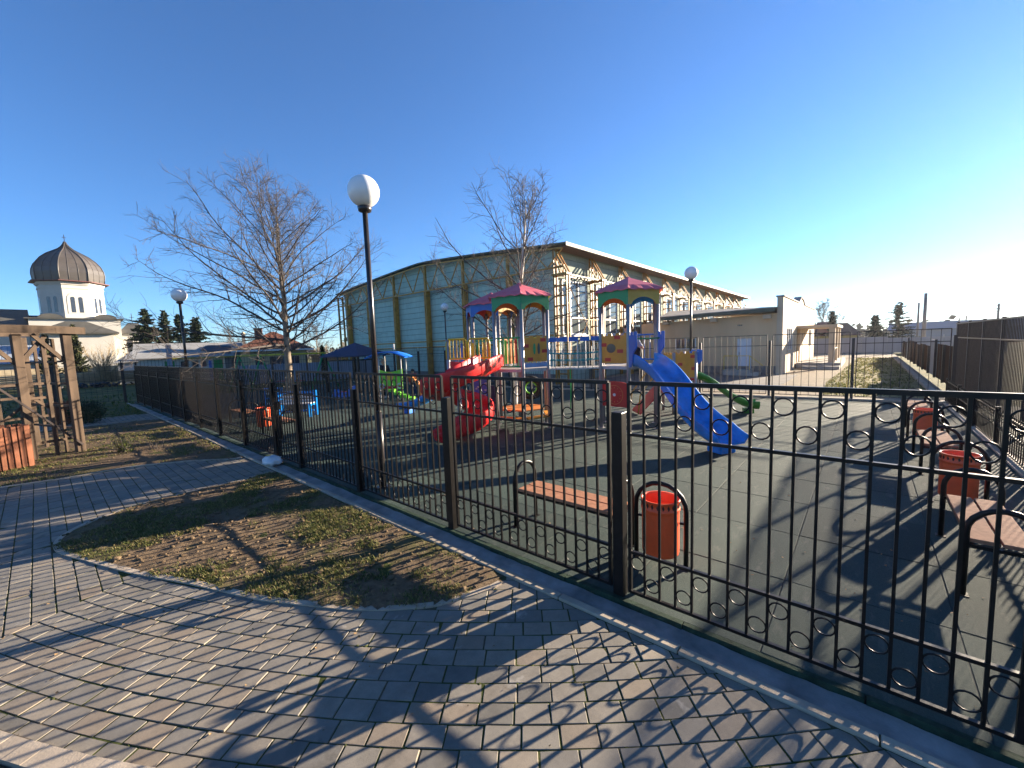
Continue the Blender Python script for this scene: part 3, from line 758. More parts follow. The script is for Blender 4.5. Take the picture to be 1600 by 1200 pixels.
b = MB(); b.prism([cen+dn*.035*math.cos(a)+Vector((0,0,.035*math.sin(a))) for a in np.linspace(0,2*pi,16,endpoint=False)], nn*.008); build(b, 'dial_hub', 'frame', o)
# chute along a path with a U section
def chute(path, width, wall, name, mat, parent, flare=None, t=.022, nseg=10, lean=0):
    """path: list of centre points (bottom of trough); U section swept, with real thickness"""
    b = MB(); secs = []
    for i, p in enumerate(path):
        p = Vector(p); a = Vector(path[max(0, i-1)]); q = Vector(path[min(len(path)-1, i+1)]); d = (q-a); d.z = 0; d.normalize()
        s = Vector((d.y, -d.x, 0)); hw = width/2; wl = wall(i/(len(path)-1)) if callable(wall) else wall
        prof = [(-hw-.025, wl), (-hw, wl+.012), (-hw+.012, wl)]
        rr = min(hw-.02, .13)
        prof += [(-hw+rr-rr*math.cos(k)+.012, rr-rr*math.sin(k)) for k in np.linspace(0, pi/2, 5)]
        prof = prof+[(-x, z) for x, z in prof[::-1]]
        inner = [p+s*x+Vector((0,0,z)) for x, z in prof]
        pr2 = [(-hw-.028, wl-.03), (-hw-.03, rr*.6), (-hw+rr*.5, -t*1.2), (hw-rr*.5, -t*1.2), (hw+.03, rr*.6), (hw+.028, wl-.03)]
        outer = [p+s*x+Vector((0,0,z)) for x, z in pr2[::-1]]
        secs.append(inner+outer)
    n = len(secs[0]); vs = [v for sct in secs for v in sct]; fs = []
    for i in range(len(secs)-1):
        for j in range(n): a = i*n+j; c_ = i*n+(j+1) % n; fs.append((a, c_, c_+n, a+n))
    fs.append(tuple(range(n))); fs.append(tuple((len(secs)-1)*n+j for j in range(n-1,-1,-1)))
    b.add(vs, fs, True); o = build(b, name, mat, parent)
    e = o.modifiers.new('split', 'EDGE_SPLIT'); e.split_angle = rad(50); return o
def slide_path(p0, p1, z0, z1, n=26, hump=.12):
    p0, p1 = Vector((p0[0],p0[1],0)), Vector((p1[0],p1[1],0)); out = []
    for i in range(n+1):
        t = i/n
        s = t
        if t < .15: z = z0-(z0-z1)*.06*(t/.15)**2
        elif t > .80: u = (t-.80)/.2; z = z1+(z0-z1)*.075*(1-u)**2
        else: z = z0-(z0-z1)*(.06+(t-.15)/.65*.865)+.045*math.sin((t-.15)/.65*2*pi)*(z0-z1)
        out.append(p0+(p1-p0)*s+Vector((0,0,z)))
    return out
midA = (VA[0]+VA[1])/2; endA = Vector((7.62,1.66,0)); dA = (endA-midA).normalized()
def wl(t): return .25 if t < .86 else .25-.13*(t-.86)/.14
sA = chute(slide_path(midA-dA*.02, endA, DZ+.02, .20), .64, wl, 'slide', 'blue', PS)
b = MB(); pe = endA-dA*.25; s = Vector((dA.y,-dA.x,0)); b.obox(pe+Vector((0,0,.085)), dA*.16, s*.17, Vector((0,0,.085))); build(b, 'slide_foot', 'blue', sA, .02)
for sgn in (-1, 1):       # castle shaped blue cheeks at the slide entry
    c = midA+s*sgn*.36; b = MB()
    prof = [(-.03, DZ-.02), (-.03, 2.13), (.05, 2.13), (.05, 2.20), (.11, 2.20), (.11, 2.13), (.17, 2.13), (.17, 2.20), (.25, 2.20), (.25, 1.86), (.14, 1.74), (.12, 1.55), (.05, DZ-.02)]
    b.prism([c+dA*x+Vector((0,0,z))-s*.02 for x, z in prof], s*.04); build(b, 'slide_cheek', 'bluedk', sA, .006)
b = MB(); b.tube([midA-s*.36+dA*.12+Vector((0,0,2.05)), midA+s*.36+dA*.12+Vector((0,0,2.05))], .017, 10); build(b, 'grab_bar', 'greenp', sA)
# tower B (middle)
castle_panel(dkB, VB[0], VB[1], DZ+.16, 2.20, 'amber', ((.80,.84),(.13,.62),(.85,.40),(.28,.10)), None, True)
b = MB(); wavy_quad(b, VB[0], VB[1], lambda t: DZ+.03, lambda t: DZ+.13, .02, 8); build(b, 'kick_board', M('pale_blue_board', (.20,.30,.50), .5), dkB)
rail(dkB, VB[5], VB[0], DZ+.06, 2.17, 'greenp', 6)
for i, mt_ in enumerate(('yellow','greenp','lime','tan','orange','redp')):
    v = VB[4]+(VB[3]-VB[4])*(.12+.15*i); b = MB(); b.box((v.x-.035,v.y-.012,DZ+.08),(v.x+.035,v.y+.012,2.14)); build(b, 'coloured_slat', mt_, dkB)
rail(dkB, VB[2], VB[3], DZ+.06, 2.17, 'yellow', 6)
# bridge with hanging net between the towers
br0, br1 = (VB[1], VB[2]), (VA[5], VA[4])
b = MB()
for k in range(12):
    t0, t1 = (k+.06)/12, (k+.94)/12
    for a, c_ in ((0, 1),):
        P = [br0[0].lerp(br1[0], t0), br0[0].lerp(br1[0], t1), br0[1].lerp(br1[1], t1), br0[1].lerp(br1[1], t0)]
        b.prism([p+Vector((0,0,DZ-.06)) for p in P], (0,0,.035))
bridge = build(b, 'bridge_deck', 'steellt', PS)
for (p, q) in ((br0[0], br1[0]), (br0[1], br1[1])):
    up = Vector((0,0,1)); b = MB()
    for k in range(5):
        t0, t1 = k/5+.02, k/5+.18; a, c_ = p.lerp(q, t0), p.lerp(q, t1); b.bar(a+up*2.10, c_+up*2.10, .02, .10)
    build(b, 'top_board', 'bluedk', bridge)
    b = MB()
    for k in range(1, 7): v = p.lerp(q, k/7); b.tube([v+up*1.40, v+up*2.05], .010, 5)
    build(b, 'net_rope', 'rope', bridge)
    b = MB()
    for zz in (1.62, 1.78): b.tube([p.lerp(q, t)+up*(zz-.03*math.sin(pi*t)) for t in np.linspace(0,1,9)], .012, 6)
    build(b, 'cross_rope', 'teal', bridge)
v = br0[0].lerp(br1[0], .42); b = MB(); b.tube([v+Vector((0,0,1.4)), v+Vector((.01,0,.9)), v+Vector((0,.01,.45))], .013, 6); build(b, 'hanging_rope', 'greenrope', bridge)
# left deck with yellow rails between towers B and C
up = Vector((0,0,1))
dl = [W(-1.55,10.12), W(-.52,10.12), W(-.30,10.95), W(-1.45,10.95)]
b = MB(); b.prism([p+up*(DZ-.07) for p in dl], up*.06); ld = build(b, 'side_deck', 'steellt', PS)
for p in (dl[0], dl[3]):
    b = MB(); b.tube([p, p+up*2.2], .044, 12); build(b, 'post', 'steel', ld)
rail(ld, W(-1.58,10.1), W(-1.08,10.1), 1.72, 2.20, 'yellow', 6, .016, True); rail(ld, W(-1.05,10.1), W(-.52,10.1), 1.72, 2.20, 'yellow', 6, .016, True)
for i, mt_ in enumerate(('bluedk','bluedk','orange','yellow','greenp','tan','orange')):
    v = W(-1.45+.145*i, 10.93); b = MB(); b.bar(v+up*(DZ-.03), v+up*2.1, .075, .02, (_fh.x,_fh.y,0)); build(b, 'coloured_slat', mt_, ld)
# red spiral slide
pts = []
for l, dd, z in ((-.50,10.02,1.47),(-.72,9.62,1.44),(-1.0,9.18,1.34)): pts.append((l, dd, z))
cl, cd, rh = -1.17, 8.95, .46
path = []
import itertools
hx = []
for k in range(41):
    f = k/40; ph = rad(-105-350*f); rq = .60-.15*min(1, f*2); hx.append((cl+rq*math.cos(ph), cd+.08+rq*math.sin(ph), 1.20-1.06*f**.88))
hx += [(hx[-1][0]-.12*k, hx[-1][1]-.09*k, hx[-1][2]-.015*k) for k in (1, 2, 3)]
start = [(-.46,9.90,1.47),(-.55,9.55,1.46),(-.68,9.15,1.41),(-.90,8.78,1.31),(-1.12,8.60,1.24)]
raw = start+hx[1:]
pp = [W(*p) for p in raw]
sm = []
for i in range(len(pp)): q = [pp[max(0, min(len(pp)-1, i+k))] for k in (-1,0,1)]; sm.append((q[0]+q[1]*2+q[2])/4)
red = chute(sm, .55, lambda t: .33 if t < .92 else .33-.17*(t-.92)/.08, 'spiral_slide', 'red', PS, t=.03)
b = MB(); c = W(cl, cd); b.tube([c, c+up*1.25], .05, 12); build(b, 'centre_pole', 'steel', red)
b = MB(); wavy_quad(b, W(-1.5,10.02), W(-.5,10.02), lambda t: 1.42, lambda t: 1.66-.03*math.sin(pi*t), .05, 10); build(b, 'entry_wall', 'red', red, .015)
# tower C small slide, back
mC = (VC[4]+VC[5])/2; eC = Vector((7.45,11.05,0))
sC = chute(slide_path(mC, eC, 1.15, .16), .5, .18, 'slide', 'blue', PS)
dC = (eC-mC).normalized(); pe = eC-dC*.25; b = MB(); b.obox(pe+up*.07, dC*.12, Vector((dC.y,-dC.x,0))*.13, up*.07); build(b, 'slide_foot', 'skyblue', sC, .015)
castle_panel(dkC, VC[0], VC[1], DZ+.05, 2.18, 'orange'); rail(dkC, VC[5], VC[0], DZ+.06, 2.15, 'greenp', 5)
rail(dkC, VC[1], VC[2], DZ+.06, 2.15, 'bluedk', 5)
# below tower B: red table and amber seats
b = MB(); cc = Vector((cB[0],cB[1],0)); b.prism([cc+(v-cc)*.80+up*.44 for v in VB], up*.035); build(b, 'table_board', 'orange', dkB, .008)
bpy.data.objects[-1] if False else None
for i in (5, 0, 1):
    b = MB(); p, q = VB[i], VB[(i+1) % 6]; dn = (q-p).normalized(); nn = Vector((dn.y,-dn.x,0)); b.obox((p+q)/2+up*.30, dn*(HR/2-.06), nn*.09, up*.018); build(b, 'low_seat', 'amber', dkB, .005)
# blue climbing board with pale holds
b = MB(); p, q = W(-1.02,10.98), W(-.62,10.98); wavy_quad(b, p, q, lambda t: .12, lambda t: 1.30, .03, 8); o = build(b, 'climbing_board', 'bluedk', ld)
for k in range(14):
    b = MB(); v = p.lerp(q, R.uniform(.1,.9))+up*R.uniform(.2,1.2)-_fh*.02; b.ico(v, .035, 1, (1,1,.8), .2); build(b, 'hold', 'rope', o)
b = MB(); wavy_quad(b, W(-.58,10.95), W(-.36,10.95), lambda t: .2, lambda t: .95, .03, 6); build(b, 'play_panel', 'navy', ld)
# tyre swing body under the back of tower B
b = MB(); c = Vector((8.55,6.75,.86)); b.ring(c, _rt, up, .24, .085, 24, 10); ty = build(b, 'tunnel_ring', 'rubberblk', dkB)
b = MB(); b.ring(c-_fh*.02, _rt, up, .155, .022, 24, 8); build(b, 'tunnel_lining', 'lime', dkB)

# ------------------------------------------------------------------ small tower with the green slide
ST = thing('play_tower', 'low castle tower with amber panels and a green slide behind the blue slide', 'play tower', (11.2, 3.6, 0))
q0, q1 = W(4.30-.42,10.9)+Vector((0,0,0)), W(4.86-.42,10.9)
q0 = Vector((11.05,3.86,0)); q1 = Vector((11.43,3.42,0)); sd = (q1-q0).normalized(); bk = Vector((-sd.y, sd.x, 0))
q2 = q1+bk*.75; q3 = q0+bk*.75
b = MB(); b.prism([p+up*.90 for p in (q0,q1,q2,q3)], up*.06); sdk = build(b, 'deck', 'redp', ST)
for p in (q0,q1,q2,q3):
    b = MB(); b.tube([p, p+up*1.66], .04, 12); build(b, 'post', 'steel', ST)
castle_panel(ST, q0, q1, .98, 1.68, 'amber', ((.85,.80),(.28,.52),(.90,.34),(.36,.07)), None, False)
castle_panel(ST, q3, q0, .98, 1.66, 'tan', ((.3,.7),(.7,.3)))
castle_panel(ST, q2, q3, .98, 1.62, 'amber', ((.3,.7),(.7,.3)))
e4 = Vector((12.32,2.12,0)); m4 = (q1+q2)/2
m4 = q1+bk*.36
gs = chute(slide_path(m4, e4, .97, .15), .48, .17, 'slide', 'green', ST)
d4 = (e4-m4).normalized(); pe = e4-d4*.22; b = MB(); b.obox(pe+up*.06, d4*.12, Vector((d4.y,-d4.x,0))*.13, up*.06); build(b, 'slide_foot', 'green', gs, .015)
s4 = Vector((d4.y,-d4.x,0))
for sg in (-1,1):
    c = m4+s4*sg*.29; b = MB()
    prof = [(-.02,.95),(-.02,1.66),(.06,1.66),(.06,1.71),(.12,1.71),(.12,1.66),(.20,1.66),(.20,1.71),(.28,1.71),(.28,1.42),(.16,1.30),(.10,.95)]
    b.prism([c+d4*x+up*z-s4*.018 for x, z in prof], s4*.036); build(b, 'slide_cheek', 'bluedk', gs, .005)
# red climbing ramp on its left
p, q = q3, q3+(-sd)*.95; b = MB()
b.prism([q3+up*.95, q0+up*.95, q0-sd*.9+up*.02, q3-sd*.9+up*.02], up*.03); rp = build(b, 'climbing_ramp', 'redp', ST)
for s_, base in ((0,q0),(1,q3)):
    b = MB(); b.tube([base+up*1.5, base-sd*.25+up*1.42, base-sd*.9+up*.55, base-sd*.95+up*.05], .018, 8); build(b, 'handrail', 'tan', rp)

# ------------------------------------------------------------------ kids' gazebo, play car, swing, blue bench, others
gz = thing('play_gazebo', 'low gazebo with navy pyramid roof and dark posts near the back fence', 'gazebo', (10.6,19.6,0))
g0 = Vector((10.6,19.6,0)); ga = .35
cor = [g0+Vector((1.32*math.cos(ga+k*pi/2+pi/4)*1.05, 1.32*math.sin(ga+k*pi/2+pi/4)*1.05, 0)) for k in range(4)]
for p in cor:
    b = MB(); b.box((p.x-.045,p.y-.045,0),(p.x+.045,p.y+.045,1.80)); build(b, 'post', 'black', gz)
b = MB(); ro = [g0+(p-g0)*1.22+up*1.78 for p in cor]; top = g0+up*2.42; b.add(ro+[top]+[p-up*.05 for p in ro], [(0,1,4),(1,2,4),(2,3,4),(3,0,4),(0,5,6,1),(1,6,7,2),(2,7,8,3),(3,8,5,0),(8,7,6,5)]); build(b, 'roof', 'navy', gz)
for i in range(4):
    p, q = cor[i], cor[(i+1) % 4]; b = MB()
    b.bar(p+up*1.55, q+up*1.55, .04); build(b, 'top_rail', 'black', gz)
    if i != 1: b = MB(); b.bar(p+up*.45, q+up*.45, .25, .04); build(b, 'bench_board', 'black', gz)
pc = thing('play_car', 'lime green play engine with a bright blue roof and slim poles', 'play car', tuple(W(-4.62,15.6)))
o_ = W(-4.62,15.6)
def LD(l, dd, z=0): return o_+_rt*l+_fh*dd+up*z
for l in (-.42,.42):
    for dd in (0,.75):
        b = MB(); b.tube([LD(l,dd,0), LD(l,dd,1.78)], .022, 8); build(b, 'pole', 'rope', pc)
b = MB(); n = 12; vs = []
for dd in (-.3,1.05):
    for i in range(n+1): t = i/n; vs.append(LD(-.85+1.5*t, dd, 1.74+.36*math.sin(pi*(.12+.76*t))-.16))
b.add(vs+[v-up*.03 for v in vs], [(i,i+1,n+2+i,n+1+i) for i in range(n)]+[(2*(n+1)+i,3*(n+1)+i,3*(n+1)+i+1,2*(n+1)+i+1) for i in range(n)]+[(i,2*(n+1)+i,2*(n+1)+i+1,i+1) for i in range(n)]+[(n+1+i,n+2+i,3*(n+1)+i+1,3*(n+1)+i) for i in range(n)], True); build(b, 'roof', 'skyblue', pc)
b = MB(); b.tube([LD(.1,.3,2.0),LD(.1,.3,2.22)], .03, 8); build(b, 'chimney', 'rope', pc)
b = MB(); wavy_quad(b, LD(-.45,0), LD(.45,0), lambda t: .50, lambda t: 1.26-.10*math.sin(pi*t), .03, 14); lp = build(b, 'front_panel', 'lime', pc)
b = MB(); c = LD(-.03,-.02,1.0); b.prism([c+_rt*.17*math.cos(a)+up*.15*math.sin(a) for a in np.linspace(0,2*pi,20,endpoint=False)], -_fh*.02); fc = build(b, 'round_face', 'yellow', lp)
b = MB(); wavy_quad(b, LD(-.43,-.022), LD(.43,-.022), lambda t: .52, lambda t: .62, .012, 4); build(b, 'red_strip', 'redp', lp)
for sg in (-1,1):
    b = MB(); b.ring(LD(sg*.34,-.05,.62), _rt, up, .085, .03, 18, 6); build(b, 'wheel_ring', 'rope', pc)
for k in range(4):
    b = MB(); b.obox(LD(.12+.22*k,-.25,.48-.11*k), _rt*.12, _fh*.22, up*.05); build(b, 'step', 'lime', pc)
b = MB(); b.tube([LD(.62,.1,.95),LD(.85,.1,.88),LD(.98,.1,.6),LD(1.0,.1,0)], .03, 8); b.tube([LD(.62,.5,.95),LD(.85,.5,.88),LD(.98,.5,.6),LD(1.0,.5,0)], .03, 8)
for k in range(4): b.tube([LD(.66+.10*k,.1,.94-.10*k*k*.35),LD(.66+.10*k,.5,.94-.10*k*k*.35)], .02, 6)
build(b, 'arch_climber', 'orange', pc)
sw = thing('swing_set', 'green A frame swing set with a yellow top bar behind the bare tree', 'swing', tuple(W(-12.6,22.6)))
o_ = W(-12.6,22.6)
L0, L1 = -2.35, 2.3
b = MB(); b.tube([LD(L0-.15,0,1.95), LD(L1+.15,0,1.95)], .045, 10); build(b, 'top_bar', 'yellowtrim', sw)
for l in (L0, -1.15, L1):
    for sg in (-1, 1):
        b = MB(); b.tube([LD(l,0,1.95), LD(l+.42*(1 if l > 0 else .5)*sg, .75*sg, 0)], .042, 10); build(b, 'leg', 'fencegreen', sw)
for l in (-.1,.9):
    b = MB(); b.tube([LD(l-.2,0,1.92),LD(l-.2,0,.5)], .008, 5); b.tube([LD(l+.2,0,1.92),LD(l+.2,0,.5)], .008, 5); build(b, 'chain', 'steel', sw)
    b = MB(); b.obox(LD(l,0,.49), _rt*.23, _fh*.1, up*.015); build(b, 'seat', 'redp', sw)
bb = thing('play_bench', 'blue framed children bench with pale slatted back beside the bare tree', 'play bench', tuple(W(-6.92,13.1)))
o_ = W(-6.92,13.1)
for l in (-.58,.58):
    b = MB(); b.bar(LD(l,0,0),LD(l,0,.80),.09); b.bar(LD(l,-.42,0),LD(l,-.42,.40),.08); b.bar(LD(l,-.45,.38),LD(l,.02,.38),.08,.06); build(b, 'leg', 'blue', bb)
for z in (.48,.60,.74):
    b = MB(); b.bar(LD(-.6,0,z),LD(.6,0,z),.03,.075); build(b, 'back_slat', 'rope' if z < .7 else 'blue', bb)
for dd in (-.36,-.22,-.08):
    b = MB(); b.bar(LD(-.6,dd,.42),LD(.6,dd,.42),.11,.03); build(b, 'seat_slat', 'rope', bb)
b = MB(); b.bar(LD(-.6,-.2,.18),LD(.6,-.2,.18),.05); build(b, 'stretcher', 'blue', bb)
bx = thing('grid_stand', 'small blue grid frame panel left of the blue bench, seen through the fence', 'grid stand', tuple(W(-8.2,14.0)))
o_ = W(-8.2,14.0); b = MB()
for l in (-.28,.28): b.bar(LD(l,0,0),LD(l,0,.85),.05)
for z in (.12,.48,.83): b.bar(LD(-.28,0,z),LD(.28,0,z),.04)
for l in (-.1,.1): b.bar(LD(l,0,.12),LD(l,0,.83),.02)
build(b, 'frame', 'blue', bx)
b = MB()
for z in (.30,.65): b.bar(LD(-.26,0,z),LD(.26,0,z),.015,.05)
build(b, 'slat', 'rope', bx)
sr = thing('spring_rocker', 'small blue spring rocker standing left of the play engine', 'rocker', tuple(W(-6.25,15.2)))
o_ = W(-6.25,15.2); b = MB(); b.tube([LD(.06*math.cos(k*.8),.06*math.sin(k*.8),.01*k) for k in range(34)], .014, 6); build(b, 'spring', 'rubberblk', sr)
for sg in (-1,1):
    b = MB(); prof = [(-.42,.36),(-.36,.62),(-.22,.58),(-.12,.50),(.12,.50),(.26,.66),(.42,.74),(.44,.55),(.30,.34),(0,.30)]
    b.prism([LD(x,.11*sg-.012,z) for x, z in prof], _fh*.024); build(b, 'side_plate', 'bluedk', sr)
b = MB(); b.obox(LD(-.05,0,.49), _rt*.18, _fh*.11, up*.02); build(b, 'seat', 'redp', sr)
b = MB(); b.tube([LD(.24,-.2,.68),LD(.24,.2,.68)], .014, 8); build(b, 'handle', 'steel', sr)

# ------------------------------------------------------------------ people
def skin_obj(name, chains, mat, parent, sub=2):
    """one continuous skinned surface from chains of (point, radius); chains share points by position"""
    idx = {}; vs = []; rs = []; es = []
    def vid(p, r):
        k = tuple(round(c, 4) for c in p)
        if k not in idx: idx[k] = len(vs); vs.append(tuple(p)); rs.append(r)
        return idx[k]
    for ch in chains:
        pr = None
        for p, r in ch:
            i = vid(p, r)
            if pr is not None and pr != i: es.append((pr, i))
            pr = i
    org = ORG[parent.name]; me = bpy.data.meshes.new(name); me.from_pydata([(v[0]-org[0], v[1]-org[1], v[2]-org[2]) for v in vs], es, [])
    me.materials.append(MT[mat]); o = bpy.data.objects.new(name, me); COL.objects.link(o); o.parent = parent; ORG[o.name] = org
    sk = o.modifiers.new('skin', 'SKIN'); sk.use_smooth_shade = True
    if not me.skin_vertices: me.attributes.new('skin', 'FLOAT', 'POINT') if False else None
    bm = bmesh.new(); bm.from_mesh(me); lay = bm.verts.layers.skin.verify(); bm.verts.ensure_lookup_table()
    for i, v in enumerate(bm.verts):
        d = v[lay]; rr = rs[i]; d.radius = (rr, rr) if not isinstance(rr, tuple) else rr; d.use_root = (i == 0)
    bm.to_mesh(me); bm.free()
    o.modifiers.new('smooth', 'SUBSURF').levels = sub; o.modifiers['smooth'].render_levels = sub
    return o
def person(loc, rz, S, label, joints, top='cloth_dk', legs='denim', hair='hair', hat=None, group=None, grip=.0):
    """joints in a local frame (x right, y forward, z up) for a body of height 1; S scales"""
    t = thing('person', label, 'person', loc, group)
    cz, sz = math.cos(rz), math.sin(rz)
    def T(p): x, y, z = [c*S for c in p]; return Vector((loc[0]+x*cz-y*sz, loc[1]+x*sz+y*cz, loc[2]+z))
    J = {k: T(v) for k, v in joints.items()}; s = S
    fwd = Vector((-sz, cz, 0)); rt = Vector((cz, sz, 0)); up = Vector((0,0,1))
    fd = Vector(joints.get('face', (0,1,0))); fd = (rt*fd.x+fwd*fd.y+up*fd.z).normalized()
    ch = [[(J['pelvis'], .075*s), (J['waist'], .068*s), (J['chest'], .085*s), (J['neckb'], .04*s), (J['neck'], .032*s), (J['head'], .058*s), (J['crown'], .05*s)]]
    for k in 'LR':
        ch.append([(J['pelvis'], .075*s), (J['hip'+k], .06*s), (J['knee'+k], .042*s), (J['ankle'+k], .026*s), (J['toe'+k], .022*s)])
        ch.append([(J['chest'], .085*s), (J['sh'+k], .042*s), (J['elbow'+k], .03*s), (J['wrist'+k], .019*s), (J['hand'+k], .02*s)])
    body = skin_obj('body', ch, 'skin', t)
    for k in 'LR':      # five fingers
        h, wr = J['hand'+k], J['wrist'+k]; d = (h-wr).normalized(); sdv = d.cross(up); sdv = sdv.normalized() if sdv.length > .1 else rt; nrm = sdv.cross(d)
        b = MB()
        for q, ln in zip((-1.5,-.5,.5,1.5), (.036,.044,.041,.032)):
            p0 = h+sdv*q*.0105*s; b.tube([p0, p0+d*ln*.5*s-nrm*.004*s, p0+d*ln*.95*s-nrm*.018*s], [.0058*s,.0052*s,.004*s], 6)
        p0 = wr.lerp(h, .4)+sdv*.02*s; b.tube([p0, p0+(d*.6+sdv*.6)*.025*s, p0+(d+sdv*.3)*.045*s], [.007*s,.0062*s,.0045*s], 6)
        build(b, 'fingers', 'skin', body)
    b = MB(); hd = J['head']+up*.004*s
    b.ico(hd+fd*.060*s-up*.012*s, .012*s, 1, (1,1,1.2)); build(b, 'nose', 'skin', body)
    e = fd.cross(up).normalized(); b = MB()
    for q in (-1, 1): b.ico(hd+fd*.050*s+e*q*.024*s+up*.008*s, .0085*s, 1)
    build(b, 'eyes', 'hair', body)
    b = MB(); b.bar(hd+fd*.054*s-up*.034*s-e*.016*s, hd+fd*.054*s-up*.034*s+e*.016*s, .006*s, .005*s); build(b, 'mouth', 'redp', body)
    b = MB()
    for q in (-1,1): b.ico(hd+e*q*.058*s, .016*s, 1, (.6,.7,1.2))
    build(b, 'ears', 'skin', body)
    b = MB(); bm_r = .066*s; hc = hd+up*.020*s-fd*.012*s
    bmm = bmesh.new(); bmesh.ops.create_icosphere(bmm, subdivisions=3, radius=1); vs = []; ids = {}; fs = []
    for f in bmm.faces:
        c = f.calc_center_median()
        if c.dot(Vector((fd.x,fd.y,fd.z))) > .45 and c.z < .35 or c.z < -.45: continue
        fs.append([v.index for v in f.verts])
    for v in bmm.verts: k = 1+R.uniform(-.03,.05); vs.append(hc+Vector((v.co.x*bm_r*k, v.co.y*bm_r*k, v.co.z*bm_r*1.02*k)))
    b.add(vs, [tuple(f) for f in fs], True); bmm.free(); hb = build(b, 'hair', hat or hair, t); so_ = hb.modifiers.new('thick','SOLIDIFY'); so_.thickness = .008*s
    jk = [[(J['pelvis'], .100*s), (J['waist'], .100*s), (J['chest'], .118*s), (J['neckb'], .056*s)]]
    for k in 'LR': jk.append([(J['chest'], .118*s), (J['sh'+k], .066*s), (J['elbow'+k], .048*s), (J['wrist'+k].lerp(J['elbow'+k], .05), .032*s)])
    skin_obj('jacket', jk, top, t)
    tr = []
    for k in 'LR': tr.append([(J['pelvis'], .09*s), (J['hip'+k], .078*s), (J['knee'+k], .058*s), (J['ankle'+k], .042*s)])
    skin_obj('trousers', tr, legs, t)
    for k in 'LR':
        a, q = J['ankle'+k], J['toe'+k]; d = (q-a); d.normalize(); b = MB(); c = a.lerp(q, .45)-up*.012*s; b.ico(c, .05*s, 2, (1,1,.55)); b.obox(c+d*.03*s-up*.01*s, d*.055*s, d.cross(up).normalized()*.026*s, up*.016*s); build(b, 'shoe', 'shoe', t)
    return t
stand = dict(pelvis=(0,0,.52), waist=(0,.0,.60), chest=(0,.005,.72), neckb=(0,0,.81), neck=(0,.005,.84), head=(0,.012,.915), crown=(0,.005,.955),
  hipL=(-.05,0,.50), kneeL=(-.055,.015,.28), ankleL=(-.055,-.01,.045), toeL=(-.06,.09,.015), hipR=(.05,0,.50), kneeR=(.055,.03,.28), ankleR=(.055,.0,.045), toeR=(.065,.10,.015),
  shL=(-.11,0,.775), elbowL=(-.135,-.02,.62), wristL=(-.13,.03,.49), handL=(-.128,.045,.445), shR=(.11,0,.775), elbowR=(.135,-.02,.62), wristR=(.12,.05,.50), handR=(.11,.075,.46))
sit = dict(stand); sit.update(face=(.60,.70,-.30), pelvis=(0,0,.17), waist=(.005,.02,.25), chest=(.02,.06,.37), neckb=(.03,.085,.455), neck=(.035,.10,.485), head=(.045,.125,.555), crown=(.045,.115,.595),
  hipL=(-.055,.02,.17), kneeL=(-.09,.20,.26), ankleL=(-.07,.12,.03), toeL=(-.07,.21,.01), hipR=(.055,.02,.17), kneeR=(.07,.20,.27), ankleR=(.06,.11,.03), toeR=(.06,.20,.01),
  shL=(-.09,.07,.415), elbowL=(-.13,.14,.30), wristL=(-.10,.24,.27), handL=(-.09,.28,.26), shR=(.13,.07,.425), elbowR=(.15,.20,.47), wristR=(.12,.31,.41), handR=(.115,.345,.375))
hp = Vector((cA[0], cA[1], 0))+dA*-.12-s*.10
person((9.06,4.26,DZ+.0), math.atan2(dA.y,dA.x)-pi/2, 1.5, 'child with black hair crouching on the right tower deck behind the amber panel', sit, 'cloth_gr', 'cloth_dk')
person(tuple(W(-5.35,17.2)), ROTC+2.6, 1.66, 'adult in a dark coat and beige hat standing by the blue rocker', stand, 'cloth_dk', 'cloth_dk', hat='cloth_be')
person(tuple(W(-4.25,17.6)), ROTC+.6, 1.15, 'child in a red jacket standing right of the lime play engine', stand, 'cloth_rd', 'denim')
# ------------------------------------------------------------------ sports hall
HX0, HX1, HY0, HY1 = 17.35, 57.5, 11.85, 33.3
HM = (HY0+HY1)/2
hall = thing('sports_hall', 'large sports hall with sea green cladding and ochre steel lattice frames behind the towers', 'hall', (HX0, HY0, 0))
def hz(y): return 6.80+.78*(1-abs((y-22.3)/11.0)**1.25) if abs(y-22.3) < 11 else 6.80
ysH = list(np.linspace(HY0, HY1, 25))
b = MB(); b.prism([(HX0,y,-.1) for y in (HY0,HY1)]+[(HX0,y,hz(y)-.1) for y in ysH[::-1]], (.2,0,0)); build(b, 'front_wall', 'hallwall', hall)
b = MB(); b.box((HX0+.2,HY0,-.1),(HX1,HY0+.2,6.7)); b.box((HX1-.2,HY0+.2,-.1),(HX1,HY1,6.7)); b.box((HX0+.2,HY1-.2,-.1),(HX1-.2,HY1,6.7)); build(b, 'side_wall', 'hallside', hall)
yr = list(np.linspace(11.02, 33.9, 29)); b = MB(); n = len(yr)
for x in (HX0-.55, HX1+.3): pass
v0 = [(HX0-.45,y,hz(y)+.02) for y in yr]; v1 = [(HX1+.3,y,hz(y)+.02) for y in yr]
lo0 = [(x,y,z-.09) for x,y,z in v0]; lo1 = [(x,y,z-.09) for x,y,z in v1]
b.add(v0+v1+lo0+lo1, [(i,n+i,n+i+1,i+1) for i in range(n-1)]+[(2*n+i,2*n+i+1,3*n+i+1,3*n+i) for i in range(n-1)]+[(i,i+1,2*n+i+1,2*n+i) for i in range(n-1)]+[(0,2*n,3*n,n),(n-1,2*n-1,4*n-1,3*n-1)]+[(n+i,3*n+i,3*n+i+1,n+i+1) for i in range(n-1)])
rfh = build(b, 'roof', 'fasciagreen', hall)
b = MB(); b.box((HX0-.42, 10.97, 6.66), (HX1+.3, 11.018, 6.83)); build(b, 'eaves_board', 'fasciacream', hall)
